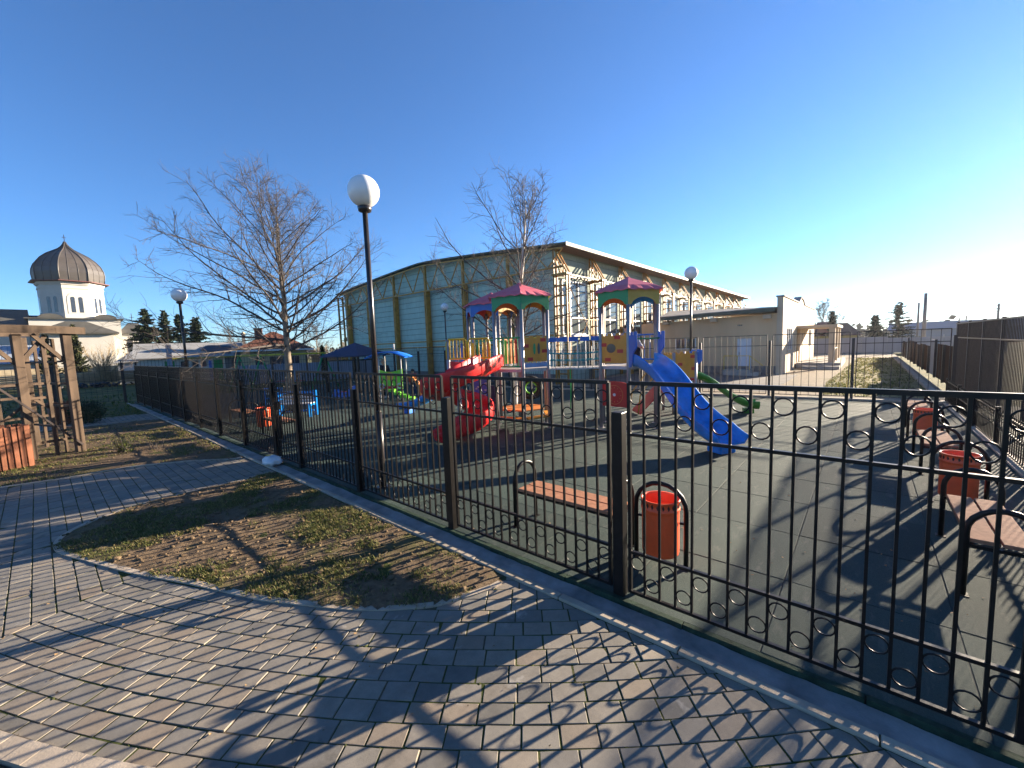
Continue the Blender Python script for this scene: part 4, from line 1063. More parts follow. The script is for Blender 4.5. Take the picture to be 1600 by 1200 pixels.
b = MB(); b.box((HX0-.36, 11.03, 6.62), (HX1, 11.8, 6.672)); build(b, 'soffit', M('brown_soffit', (.10,.055,.04), .7), hall)
up = Vector((0,0,1))
# front lattice girder following the roof
FX = 16.98
b = MB(); ty = list(np.linspace(11.2, 33.4, 25))
for y0, y1 in zip(ty, ty[1:]):
    b.bar((FX,y0,hz(y0)-.22),(FX,y1,hz(y1)-.22), .08, .09); b.bar((FX,y0,5.72),(FX,y1,5.72), .08, .09)
for i, (y0, y1) in enumerate(zip(ty, ty[1:])):
    if i % 2: b.bar((FX,y0,5.72),(FX,y1,hz(y1)-.22), .055, .055)
    else: b.bar((FX,y0,hz(y0)-.22),(FX,y1,5.72), .055, .055)
build(b, 'roof_girder', 'trussdk', hall)
for y in (14.75, 18.3, 21.9, 25.5, 29.05, 32.2):
    b = MB(); b.box((FX-.06,y-.11,-.05),(FX+.28,y-.03,5.72)); b.box((FX-.06,y+.03,-.05),(FX+.28,y+.11,5.72))
    for z in np.arange(.4, 5.7, .7): b.box((FX-.02,y-.031,z),(FX+.1,y+.031,z+.08))
    b.box((FX-.05,y-.07,5.72),(FX+.1,y+.07,hz(y)-.26)); build(b, 'front_column', 'trussdk', hall)
b = MB(); 
for z in (2.05, 2.42): b.box((HX0-.07, 12.1, z), (HX0-.003, 33.2, z+.07))
build(b, 'wall_rail', 'trussdk', hall)
b = MB(); b.box((HX0-.05, 12.05, -.1), (HX0-.004, 33.25, .45)); build(b, 'plinth', 'plinth', hall)
def ladder_col(x, ya, yb, top, mat='truss', extra=True):
    b = MB()
    for yy in (ya, yb):
        for dx in (-.11, .11): b.box((x+dx-.04, yy-.04, -.1), (x+dx+.04, yy+.04, top))
    for z in np.arange(.5, top-.05, .48):
        for dx in (-.11, .11): b.bar((x+dx, ya+.04, z), (x+dx, yb-.04, z), .045, .05)
        b.bar((x-.07, ya, z+.1), (x+.07, ya, z+.1), .04, .04)
    b.box((x-.22, ya-.10, top), (x+.22, yb+.10, top+.10))
    return b
fx = [17.05]+[20.55+3.6*i for i in range(11)]
for i, x in enumerate(fx):
    b = ladder_col(x, 11.0, 11.70, 5.30); c = build(b, 'lattice_column', 'truss', hall)
    b = MB()                                       # triangular bracket up to the eaves
    for dx in (-.14,.14):
        b.bar((x+dx,10.95,5.40),(x+dx,11.65,6.60), .06, .06); b.bar((x+dx,11.70,5.40),(x+dx,11.72,6.60), .06,.06)
        b.bar((x+dx,11.32,5.40),(x+dx,11.68,6.15), .045,.045); b.bar((x+dx,11.30,5.42),(x+dx,11.28,5.98), .045,.045)
    build(b, 'bracket', 'truss', c)
for x0, x1 in zip(fx, fx[1:]):
    b = MB(); b.bar((x0+.2,11.02,5.33),(x1-.2,11.02,5.33), .05, .05); b.bar((x0+.2,11.66,5.40),(x1-.2,11.66,5.40), .06, .06); build(b, 'tie_rail', 'truss', hall)
b = MB()
for p, q in (((17.3,11.04,1.2),(20.3,11.04,4.7)),((17.3,11.02,4.7),(20.3,11.02,1.2)),((17.3,11.06,3.2),(20.3,11.06,3.2))): b.tube([p,q], .022, 6)
build(b, 'cross_bracing', 'truss', hall)
b = MB(); b.box((17.0,33.0,-.1),(17.12,33.12,6.5)); b.box((17.0,33.75,-.1),(17.12,33.87,6.5))
for z in np.arange(.4, 6.4, .5): b.bar((17.06,33.1,z),(17.06,33.76,z), .05)
build(b, 'lattice_column', 'trussdk', hall)
for x0, x1 in zip(fx[:8], fx[1:9]):                 # tall windows, three lights each
    a, c = x0+.75, x1-.45; b = MB()
    z0, z1 = 2.45, 5.25
    b.box((a,11.79,z0),(c,11.846,z0+.08)); b.box((a,11.79,z1-.08),(c,11.846,z1)); b.box((a,11.79,3.3),(c,11.846,3.38))
    for t in (0, .33, .66, 1): xx = a+(c-a)*t; b.box((xx-.04,11.792,z0+.08),(xx+.04,11.845,z1-.08))
    wf = build(b, 'window', 'frame', hall)
    b = MB(); b.box((a+.02,11.80,z0+.04),(c-.02,11.838,z1-.04))
    mtg = 'window_glass'
    if mtg not in MT: MT[mtg] = M('hall_glass', (.10,.12,.12), .06, .3, 1.5, .9)
    build(b, 'pane', mtg, wf)
    b = MB(); b.box((a-.1,11.72,z0-.09),(c+.1,11.846,z0-.01)); build(b, 'sill', 'frame', wf)
# ------------------------------------------------------------------ annex
AX, AY = 25.5, 3.6
an = thing('annex_building', 'low cream annex with a sloping sheet roof, white door and parapet end wall', 'annex', (AX, AY, 0))
b = MB(); b.prism([(AX,AY,-.1),(AX,10.95,-.1),(AX,10.95,3.05),(AX,AY,3.20)], (16.5,0,0)); aw = build(b, 'wall', 'cream', an)
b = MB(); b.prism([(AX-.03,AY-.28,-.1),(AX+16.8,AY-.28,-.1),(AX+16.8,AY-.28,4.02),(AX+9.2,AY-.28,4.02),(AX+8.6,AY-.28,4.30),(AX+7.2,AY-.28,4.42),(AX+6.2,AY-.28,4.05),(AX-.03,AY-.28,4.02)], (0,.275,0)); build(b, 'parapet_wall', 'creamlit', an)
b = MB(); b.box((AX-.08,AY-.33,4.03),(AX+6.2,AY+.05,4.10)); b.box((AX+9.2,AY-.33,4.03),(AX+16.9,AY+.05,4.10)); b.bar((AX+6.2,AY-.14,4.09),(AX+7.2,AY-.14,4.46),.40,.06); b.bar((AX+7.2,AY-.14,4.46),(AX+8.6,AY-.14,4.34),.40,.06); b.bar((AX+8.6,AY-.14,4.34),(AX+9.25,AY-.14,4.06),.40,.06); build(b, 'coping', 'concrete', an)
b = MB(); b.prism([(AX-.45,AY,3.46),(AX-.45,11.2,3.30),(AX-.45,11.2,3.40),(AX-.45,AY,3.56)], (.001,0,0))
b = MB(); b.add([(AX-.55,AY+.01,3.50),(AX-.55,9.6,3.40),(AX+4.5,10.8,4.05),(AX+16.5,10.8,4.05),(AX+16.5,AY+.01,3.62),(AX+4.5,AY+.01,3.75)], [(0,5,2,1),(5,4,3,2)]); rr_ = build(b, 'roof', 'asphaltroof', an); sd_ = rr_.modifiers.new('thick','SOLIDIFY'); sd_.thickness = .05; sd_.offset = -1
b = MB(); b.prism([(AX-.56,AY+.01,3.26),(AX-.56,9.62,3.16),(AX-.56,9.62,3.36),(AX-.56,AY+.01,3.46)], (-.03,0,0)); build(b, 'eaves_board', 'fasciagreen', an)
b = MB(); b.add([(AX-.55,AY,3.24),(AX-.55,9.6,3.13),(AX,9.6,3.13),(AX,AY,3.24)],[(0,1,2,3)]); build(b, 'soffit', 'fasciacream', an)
for y in (9.3, 6.6, 4.0):
    b = MB(); b.box((AX-.40,y-.17,2.93),(AX-.004,y+.17,3.14)); build(b, 'beam_end', 'creamlit', an)
b = MB(); b.box((AX-.06,AY,-.1),(AX-.003,10.9,.42)); build(b, 'plinth', 'plinth', an)
b = MB(); b.box((AX-.05,4.80,.28),(AX-.004,5.36,1.86)); dr = build(b, 'door', 'door', an)
b = MB(); b.box((AX-.09,4.74,.28),(AX-.008,4.798,1.92)); b.box((AX-.09,5.362,.28),(AX-.008,5.42,1.92)); b.box((AX-.09,4.80,1.862),(AX-.008,5.36,1.92)); build(b, 'door_frame', 'frame', dr)
b = MB(); b.box((AX-.09,5.28,1.05),(AX-.055,5.32,1.20)); build(b, 'handle', 'steel', dr)
b = MB(); b.box((AX-1.1,4.6,-.1),(AX-.062,5.9,.27)); b.box((AX-1.1,4.25,-.1),(AX-.062,4.598,.12)); build(b, 'doorstep', 'concrete', an)
b = MB()
for y in (5.85, 5.2, 4.62): b.tube([(AX-1.05,y,.27),(AX-1.05,y,1.02)], .02, 6)
b.tube([(AX-1.05,5.85,1.02),(AX-1.05,4.62,1.02),(AX-1.05,4.0,.5)], .02, 6); b.tube([(AX-.06,5.85,1.02),(AX-1.05,5.85,1.02)], .02, 6); build(b, 'handrail', 'yellow', an)
b = MB(); b.box((AX-.03,7.65,1.45),(AX-.004,8.75,2.02)); w_ = build(b, 'window', 'dkglass', an)
b = MB()
for y in (7.62, 8.2, 8.75): b.box((AX-.05,y,1.42),(AX-.005,y+.05,2.05))
b.box((AX-.05,7.68,1.40),(AX-.008,8.75,1.448)); build(b, 'frame', 'frame', w_)
b = MB(); b.box((AX-.012,5.2,2.62),(AX-.003,5.45,2.70)); build(b, 'vent', 'dkglass', an)
# rough render band under the annex window line
# end wall features on the sunny side
YE = AY-.28
for (x0, x1, z0, z1) in ((27.2,28.6,1.25,2.35),(38.4,39.6,1.25,2.35)):
    b = MB(); b.box((x0,YE-.03,z0),(x1,YE-.004,z1)); w_ = build(b, 'window', 'dkglass', an)
    b = MB()
    for x in (x0-.05, (x0+x1)/2-.03, x1-.01): b.box((x,YE-.055,z0-.05),(x+.06,YE-.002,z1+.05))
    build(b, 'frame', 'frame', w_)
b = MB(); b.box((31.0,YE-2.0,2.42),(38.0,YE-.004,2.58)); build(b, 'canopy', 'creamlit', an)
for x in (31.3, 34.4, 37.6):
    b = MB(); b.box((x-.16,YE-1.9,.30),(x+.16,YE-1.6,2.42)); build(b, 'canopy_pillar', 'creamlit', an)
b = MB(); b.box((31.2,YE-.04,.32),(32.4,YE-.004,2.36)); build(b, 'door', M('ochre_door', (.36,.19,.06), .6), an)
b = MB(); b.box((30.8,YE-2.2,-.1),(38.2,YE-.06,.30)); b.box((29.9,YE-2.2,-.1),(30.78,YE-.4,.15)); build(b, 'entrance_steps', 'concrete', an)
b = MB(); b.tube([(30.0,YE-1.9,.7),(31.2,YE-1.9,1.15),(33.2,YE-1.9,1.15)], .025, 6)
for x in (30.0,31.2,33.2): b.tube([(x,YE-1.9,0),(x,YE-1.9,.7 if x < 31 else 1.15)], .02, 6)
build(b, 'handrail', 'creamlit', an)

# ------------------------------------------------------------------ church

def PT(px, py, d):                              # the point seen at a pixel, d metres ahead of the camera
    r = _F+_R*((px-800)/FPX)-_U*((py-600)/FPX); return Vector((0,0,CAMH))+r*d
class Frame:
    """local axes facing the viewpoint at a far place: x across, y away, z up"""
    def __init__(s, px, d, turn=0):
        p = PT(px, 545, d); s.o = Vector((p.x, p.y, 0)); u = Vector((p.x, p.y, 0)).normalized()
        a = math.atan2(u.y, u.x)+turn; s.u = Vector((math.cos(a), math.sin(a), 0)); s.v = Vector((s.u.y, -s.u.x, 0)); s.a = a
    def __call__(s, x, y, z=0.0): return s.o+s.v*x+s.u*y+up*z
def fbox(b, F, x0, x1, y0, y1, z0, z1):
    b.prism([F(x0,y0,z0), F(x1,y0,z0), F(x1,y1,z0), F(x0,y1,z0)], up*(z1-z0))
def gable(b, F, x0, x1, y0, y1, z0, z1, over=.3, t=.12, hip=0.0):
    """roof with its ridge along local x; hip>0 pulls the ridge ends in"""
    ym = (y0+y1)/2; A = [F(x0-over,y0-over,z0),F(x1+over,y0-over,z0),F(x1+over,y1+over,z0),F(x0-over,y1+over,z0),F(x0-over+hip,ym,z1),F(x1+over-hip,ym,z1)]
    n = len(A); b.add(A+[p-up*t for p in A], [(0,1,5,4),(2,3,4,5),(1,2,5),(3,0,4),(6,10,11,7),(8,11,10,9),(7,11,8),(9,10,6),(0,6,7,1),(1,7,8,2),(2,8,9,3),(3,9,6,0)])
F = Frame(123, 51.0)
church = thing('church', 'white octagonal church tower with a brown onion dome behind the wooden pergola', 'church', tuple(F.o))
rot = rad(8)
def octp(rr, z, k=8, ph=rot): return [F(rr*math.sin(ph+(i+.5)*2*pi/k), -rr*math.cos(ph+(i+.5)*2*pi/k), z) for i in range(k)]
b = MB(); b.prism(octp(2.9, 6.6), up*4.75); build(b, 'drum', 'white', church)
b = MB()
for rr, z0, z1 in ((2.96,10.55,10.75),(3.02,11.0,11.12),(3.10,11.121,11.3)): b.prism(octp(rr, z0), up*(z1-z0))
build(b, 'cornice', 'white', church)
b = MB(); b.prism(octp(3.55, 11.36), up*.10); build(b, 'dome_eaves', M('red_brown_eaves', (.10,.035,.03), .6), church)
prof = [(3.3,11.46),(3.36,11.9),(3.42,12.5),(3.36,13.0),(3.12,13.6),(2.66,14.2),(2.02,14.75),(1.36,15.15),(.78,15.5),(.40,15.85),(.16,16.2),(.06,16.45)]
b = MB(); k = 8; vs = []
prof = [(rr*.93, z) for rr, z in prof]
for rr, z in prof: vs += octp(rr, z)
b.add(vs, [(i*k+j, i*k+(j+1)%k, (i+1)*k+(j+1)%k, (i+1)*k+j) for i in range(len(prof)-1) for j in range(k)])
dm = build(b, 'dome', 'dome', church)
for j in range(8):
    b = MB(); b.tube([octp(rr+.03, z)[j] for rr, z in prof], .05, 5)
    for q in (.33, .67): b.tube([octp(rr+.015, z)[j].lerp(octp(rr+.015, z)[(j+1)%8], q) for rr, z in prof], .022, 4)
    build(b, 'seam_rib', 'dome', dm)
b = MB(); b.bar(F(0,0,16.3),F(0,0,17.3),.06); b.bar(F(-.2,0,16.95),F(.2,0,16.95),.05); build(b, 'cross', 'dkmetal', dm)
def arch_win(F2, x, z0, w, h, y, name, mat, par, depth=.05):
    b = MB(); b.prism([F2(x-w/2,y,z0),F2(x+w/2,y,z0)]+[F2(x+w/2*math.cos(a),y,z0+h-w/2+w/2*math.sin(a)) for a in np.linspace(0,pi,9)], -F2.u*depth); return build(b, name, mat, par)
ap = 2.9*math.cos(pi/8)
for i in range(-2, 3):
    G = Frame(123, 51.0, rot+i*pi/4); 
    rc = arch_win(G, 0, 7.6, 1.62, 2.55, -ap+.0, 'recess', 'white', church, .03)
    for x in (-.33, .33): arch_win(G, x, 7.75, .34, 1.85, -ap-.03, 'window', 'dkglass', church, .02)
b = MB(); fbox(b, F, -3.6,3.9,-3.4,3.4,-.2,6.9); build(b, 'base', 'white', church)
b = MB(); b.prism([F(-3.9,-3.7,6.9),F(4.2,-3.7,6.9),F(4.2,3.7,6.9),F(-3.9,3.7,6.9)], up*.12); build(b, 'base_roof', 'steelroof', church)
b = MB()
for x in (-1.9, 2.6):
    b.prism([F(x+1.0*math.cos(a),-3.72,7.02+.48*math.sin(a)) for a in np.linspace(0,pi,9)], F.u*1.6)
build(b, 'arch_roof', 'steelroof', church)
b = MB(); fbox(b, F, -2.9,3.0,-6.2,-3.45,-.2,5.2); build(b, 'porch_wall', 'white', church)
b = MB(); gable(b, F, -2.9,3.0,-6.2,-3.45,5.2,6.55,.5,.15,2.6); build(b, 'porch_roof', 'steelroof', church)
b = MB(); fbox(b, F, -16,-3.65,-3.3,3.3,-.2,5.5); build(b, 'nave_wall', 'white', church)
b = MB(); gable(b, F, -16,-4.1,-3.3,3.3,5.5,8.15,.4); gable(b, F, -4.4,-3.0,-2.4,2.4,5.6,7.5,.3); build(b, 'nave_roof', 'steelroof', church)
b = MB(); fbox(b, F, 3.95,6.6,-2.6,2.6,-.2,5.3); build(b, 'apse_wall', 'white', church)
b = MB(); gable(b, F, 3.95,6.6,-2.6,2.6,5.3,6.75,.35,.12,1.2); build(b, 'apse_roof', 'steelroof', church)
for x in (4.6, 5.8): arch_win(F, x, 2.8, .55, 1.7, -2.6, 'window', 'dkglass', church, .03)
b = MB(); b.bar(F(5.2,0,6.6),F(5.2,0,8.0),.06); b.bar(F(4.95,0,7.5),F(5.45,0,7.5),.05); build(b, 'cross', 'dkmetal', church)

# long shed under the pergola beam
F = Frame(18, 38)
sh = thing('shed', 'low white shed with a ribbed blue grey roof seen between the pergola posts', 'shed', tuple(F.o))
b = MB(); fbox(b, F, -5,2.2,0,4,-.2,1.95); build(b, 'wall', 'white', sh)
b = MB(); b.add([F(-5.2,-.5,1.95),F(2.6,-.5,1.95),F(2.6,4,3.75),F(-5.2,4,3.75)],[(0,1,2,3)]); q = build(b, 'roof', 'stripes', sh); q.modifiers.new('t','SOLIDIFY').thickness = .06
b = MB(); fbox(b, F, -.1,.55,-.03,-.004,.75,1.4); w_ = build(b, 'window', 'dkglass', sh)
b = MB(); fbox(b, F, -.16,-.1,-.05,.01,.7,1.45); fbox(b, F, .55,.61,-.05,.01,.7,1.45); build(b, 'frame', 'frame', w_)
# beige wall of blocks
F = Frame(150, 40)
sw_ = thing('block_wall', 'beige block wall running behind the green grid fence', 'wall', tuple(F.o))
b = MB(); 
for x in np.arange(-11, 3.4, 1.6): fbox(b, F, x, x+1.55, 0, .12, -.1, 1.42)
build(b, 'wall_slab', 'stonewall', sw_)
b = MB()
for x in np.arange(-11, 3.6, 1.6): fbox(b, F, x-.07, x+.03, -.08, .16, -.1, 1.50)
build(b, 'wall_post', 'concrete', sw_)
# timber stacks
for (px, d, lb, nx_, wd) in ((150, 33, 'long stack of pale sawn timber in front of the beige wall', 3, 3.4), (62, 31, 'stack of weathered planks behind the wooden pergola', 3, 3.6)):
    F = Frame(px, d); t = thing('timber_stack', lb, 'timber stack', tuple(F.o), 'stacked timber by the church wall')
    for lay in range(7):
        b = MB()
        for k in range(4):
            o1 = R.uniform(-.35,.35); fbox(b, F, -wd+o1, wd+R.uniform(-.5,.5), k*.24, k*.24+.21, .12+lay*.135, .12+lay*.135+R.uniform(.07,.11))
        build(b, 'plank_layer', 'woodpale', t)
F = Frame(148, 30.5); b = MB()
for k in range(46): b.ico(F(R.gauss(0,.9), R.gauss(0,.3), R.uniform(0,.28)), R.uniform(.08,.20), 1, (1,1,.7), .3)
single(b, 'rubble_heap', M('dark_rubble', (.05,.05,.055), .9, .5, 3, .2), 'dark heap of rubble on the grass by the timber stack', 'rubble heap', tuple(F.o))

# white low building with grey roof and yellow gutter
F = Frame(298, 34)
wb = thing('low_building', 'long white low building with grey roof, yellow gutter and green doors behind the fence', 'building', tuple(F.o))
b = MB(); fbox(b, F, -3.3,3.4,0,4,-.2,1.95); build(b, 'wall', 'white', wb)
b = MB(); gable(b, F, -3.3,3.4,0,4,2.0,3.2,.35,.08); build(b, 'roof', 'slate', wb)
b = MB(); b.prism([F(-3.5,.4,2.15),F(-3.5,3.6,2.15),F(-3.5,2.0,3.1)], F.v*.05); build(b, 'gable_board', M('dark_gable', (.06,.045,.04), .8), wb)
b = MB(); b.add([F(.6,.55,2.535),F(2.7,-.12,2.19),F(3.0,1.25,2.86),F(1.2,1.5,2.985)],[(0,1,2,3)]); build(b, 'roof_patch', M('dark_roof_sheet', (.03,.04,.055), .5), wb)
b = MB(); fbox(b, F, -1.6,3.6,-.42,-.34,1.86,1.95); build(b, 'gutter', 'yellowtrim', wb)
for x, w_2, z0, z1, m_ in ((-1.45,.62,-.1,1.7,'greendoor'),(1.75,.66,-.1,1.7,'greendoor'),(.2,.38,1.15,1.65,'dkglass'),(-.55,.40,1.15,1.65,'dkglass'),(.75,.38,1.15,1.65,'dkglass'),(1.2,.20,-.1,1.7,'bluedk')):
    b = MB(); fbox(b, F, x-w_2/2,x+w_2/2,-.03,-.004,z0,z1); build(b, 'door' if z0 < 0 else 'window', m_, wb)
b = MB(); fbox(b, F, 2.25,3.38,-.012,-.004,-.1,1.85); build(b, 'wall_board', M('grey_boards', (.16,.14,.13), .8, .3, 4, streak=True), wb)
F = Frame(208, 36)
lt = thing('outbuilding', 'small pale outbuilding with a sloping grey roof left of the long white building', 'outbuilding', tuple(F.o))
b = MB(); fbox(b, F, -1.1,1.2,0,3,-.2,1.75); build(b, 'wall', 'whiteboard', lt)
b = MB(); b.add([F(-1.4,-.3,1.70),F(1.35,-.3,1.82),F(1.35,3,3.1),F(.3,3,3.0)],[(0,1,2,3)]); q = build(b, 'roof', 'slate', lt); q.modifiers.new('t','SOLIDIFY').thickness = .07
F = Frame(263, 30); b = MB(); fbox(b, F, -.16,.16,0,.3,-.1,2.95); single(b, 'concrete_post', 'greyfence', 'thick grey upright post beside the left lamp, before the white building', 'post', tuple(F.o))
# brown tiled house
F = Frame(427, 36)
hb_ = thing('brick_house', 'house with a brown tiled hip roof and brick chimney behind the bare tree', 'house', tuple(F.o))
b = MB(); fbox(b, F, -2.45,2.6,0,5,-.2,2.3); build(b, 'wall', M('yellow_house_wall', (.42,.34,.20), .85, .12, 1.5), hb_)
b = MB(); gable(b, F, -2.45,2.6,0,5,2.38,4.05,.55,.1,2.9); build(b, 'roof', 'tiles', hb_)
b = MB(); fbox(b, F, -3.05,3.2,-.60,-.5,2.26,2.40); build(b, 'gutter', 'frame', hb_)
b = MB(); fbox(b, F, -1.35,-.75,1.4,2.0,2.9,4.25); fbox(b, F, -1.41,-.69,1.34,2.06,4.25,4.34); build(b, 'chimney', 'brickred', hb_)
for x0, x1 in ((-1.4,-.75),(-.35,1.0),(1.35,1.95)):
    b = MB(); fbox(b, F, x0,x1,-.03,-.004,.85,1.75); build(b, 'window', 'dkglass', hb_)
F = Frame(382, 40); b = MB(); fbox(b, F, -.14,.14,0,.3,0,4.0); b.lathe(F(0,.15,4.0),[(.2,0),(.2,.1),(.02,.25)],8); single(b, 'chimney_stack', 'creamlit', 'thin pale chimney left of the brick chimney, behind the low roofs', 'chimney', tuple(F.o))
# grey panel fence behind the play area
F = Frame(455, 29)
gp = thing('panel_fence', 'blue grey concrete panel fence behind the swing set', 'fence', tuple(F.o))
for k in range(9):
    b = MB(); x = -3.2+k*1.3; fbox(b, F, x, x+1.24, 0, .08, -.1, 1.28); build(b, 'panel', 'panelgrey', gp)
    b = MB(); fbox(b, F, x-.05, x-.005, -.05, .13, -.1, 1.33); build(b, 'post', 'greyfence', gp)
F = Frame(520, 37); b = MB(); fbox(b, F, -1.8,2.6,0,3,-.2,1.7); fbox(b, F, -2.0,2.8,-.2,3.2,1.7,1.8)
single(b, 'brick_shed', M('orange_brick', (.40,.19,.09), .85, .3, 8), 'low orange brick shed between the house and the hall', 'shed', tuple(F.o))
# right hand background
F = Frame(1350, 43); b = None
pw = thing('concrete_wall', 'pale concrete panel wall at the back of the yard', 'wall', tuple(F.o))
for k in range(9):
    b = MB(); x = -8.2+k*2.0; fbox(b, F, x, x+1.95, 0, .12, -.1, 1.42 if k > 4 else 1.55); build(b, 'wall_panel', 'palefence', pw)
    b = MB(); fbox(b, F, x-.045, x-.005, -.06, .18, -.1, 1.6); build(b, 'wall_post', 'concrete', pw)
F = Frame(1300, 56)
rh = thing('house', 'distant house with a dark brown roof beyond the pale yard wall', 'house', tuple(F.o))
b = MB(); fbox(b, F, -3.2,2.6,0,5,-.2,1.9); build(b, 'wall', M('ochre_wall', (.36,.29,.12), .85), rh)
b = MB(); gable(b, F, -3.2,2.6,0,5,1.85,3.5,.5,.1,1.5); build(b, 'roof', M('far_brown_roof', (.13,.075,.06), .8), rh)
b = MB(); fbox(b, F, -1.6,-.2,-.8,.4,2.2,3.3); gable(b, F, -1.6,-.2,-.8,.4,3.3,3.7,.15,.06); build(b, 'dormer', M('far_red_roof', (.24,.11,.08), .8), rh)
F = Frame(1470, 75); b = MB(); fbox(b, F, -7,10,0,8,-.2,2.3); gable(b, F, -7,10,0,8,2.3,3.7,.4); single(b, 'grey_warehouse', 'far', 'hazy grey warehouse beyond the brown sheet fence', 'warehouse', tuple(F.o))
def pole(px, pyt, d, r0, r1, label, extra=None):
    t = PT(px, pyt, d); b = MB(); b.tube([(t.x,t.y,-.1),(t.x,t.y,t.z)], [r0,r1], 8)
    if extra: extra(b, t)
    return single(b, 'utility_pole', 'polec', label, 'pole', (t.x,t.y,0), 'poles beyond the right hand fences')
pole(1447, 458, 42, .17, .13, 'thickest and tallest bare concrete pole beyond the stepped sheet fence')
pole(1436, 473, 48, .12, .09, 'thinner bare concrete pole just left of the thickest one')
_rv = Vector((_rt.x,_rt.y,0))
def arms(b, t):
    b.bar(t-_rv*.6-up*.3, t+_rv*.6-up*.3, .08); b.bar(t-_rv*.5-up*.75, t+_rv*.4-up*.75, .08)
    b.tube([t-up*1.1, t-_rv*1.4-up*1.25, t-_rv*2.3-up*1.15], .04, 6); b.ico(t-_rv*2.4-up*1.15, .16, 1, (1.8,1,.5))
pole(1561, 474, 60, .17, .12, 'power pole with cross arms and a street light bracket above the brown bar fence', arms)
pole(1499, 497, 75, .13, .10, 'short hazy pole standing right above the corner of the brown bar fence')
pole(1488, 501, 85, .13, .10, 'smallest hazy pole left of the brown bar fence corner')
pole(1510, 493, 80, .13, .10, 'hazy pole just right of the brown bar fence corner')
ends = [PT(1561,478,60), PT(1680,452,45)]; b = MB()
for dz in (0, .45): b.tube([ends[0].lerp(ends[1], t)-up*(dz+1.2*math.sin(pi*t)) for t in np.linspace(0,1,14)], .018, 4)
single(b, 'power_line', 'dkmetal', 'pair of sagging wires leaving the power pole to the right', 'cable')
E2 = [PT(1561,480,60), PT(1450,506,95)]; b = MB()
for dz in (0, .5): b.tube([E2[0].lerp(E2[1], t)-up*(dz+.8*math.sin(pi*t)) for t in np.linspace(0,1,14)], .016, 4)
single(b, 'power_line', 'dkmetal', 'thin wires running left from the power pole above the sheet fence', 'cable')

# ------------------------------------------------------------------ wooden pergola
PG = thing('pergola', 'weathered wooden pergola with lattice sides on the left lawn', 'pergola', (.2,13.4,0))
pd = Vector((-.955,-.30,0)).normalized(); pn = Vector((-.30,.955,0)).normalized()      # along the beam / towards the back
P0 = Vector((.47,13.3,0))
def PGp(s_, t_, z=0): return P0+pd*s_+pn*t_+up*z
def post_w(s_, t_, w_, h, lean=0, m_='wood', nm='post'):
    b = MB(); b.bar(PGp(s_,t_,-.05), PGp(s_+lean,t_,h), w_, w_, pd); return build(b, nm, m_, PG, .006)
post_w(0, 0, .14, 2.60); post_w(.72, .05, .13, 2.58); post_w(1.75, .05, .13, 2.58); post_w(2.8, .05, .13, 2.58)
post_w(.02, 2.1, .13, 2.6); post_w(1.4, 2.1, .13, 2.6); post_w(2.8, 2.1, .13, 2.6)
for s_, t_ in ((.13,.25),(.36,.02),(1.08,.02),(1.40,.02),(.02,1.0),(.02,1.55)): post_w(s_, t_, .055, 2.5, R.uniform(-.02,.02), 'wood', 'lath')
for z, a, q in ((2.12,.36,.14),(2.05,.75,1.75),(1.55,.36,1.4),(1.28,.75,1.75),(.86,.36,1.75),(.50,.75,1.75),(.30,.05,.75),(1.25,.75,.36)):
    b = MB(); b.bar(PGp(a,.03,z), PGp(q,.03,z), .03, .05); build(b, 'rung', 'wood', PG)
for z in (.5,1.0,1.5,2.0):
    b = MB(); b.bar(PGp(.02,0,z), PGp(.02,2.1,z), .03, .045); build(b, 'rung', 'wood', PG)
for t_, z in ((-.12,2.60),(.14,2.62),(2.1,2.62)):
    b = MB(); pts = [PGp(s_, t_, z+.07+.015*math.sin(s_*2+t_)) for s_ in np.linspace(-.28,3.4,9)]
    for p, q in zip(pts, pts[1:]): b.bar(p, q+(q-p)*.04, .06, .15)
    build(b, 'beam', 'wood', PG)
for a, q in (((.02,0,1.95),(.50,.0,2.58)),((.74,.05,1.95),(.30,.05,2.55)),((.74,.05,1.95),(1.2,.05,2.55)),((1.75,.05,1.95),(1.3,.05,2.55))):
    b = MB(); b.bar(PGp(*a), PGp(*q), .06, .07); build(b, 'brace', 'wood', PG)
for a, q in (((.75,.06,.2),(1.75,.06,1.25)),((1.75,.07,.2),(.75,.07,1.1)),((.36,.05,1.0),(.74,.05,1.4))):
    b = MB(); b.bar(PGp(*a), PGp(*q), .03, .05); build(b, 'brace', 'wood', PG)
b = MB(); b.bar(PGp(1.25,-.12,1.72), PGp(-.02,-.09,.13), .035, .035); build(b, 'diagonal_bar', 'dkmetal', PG)
for k in range(4):
    b = MB(); b.bar(PGp(.9,1.5+.12*k,.45), PGp(2.8,1.5+.12*k,.45), .09, .03); build(b, 'seat_slat', 'woodpale', PG)
for k in range(3):
    b = MB(); b.bar(PGp(.9,2.03,.62+.14*k), PGp(2.8,2.03,.62+.14*k), .03, .09); build(b, 'back_slat', 'woodpale', PG)
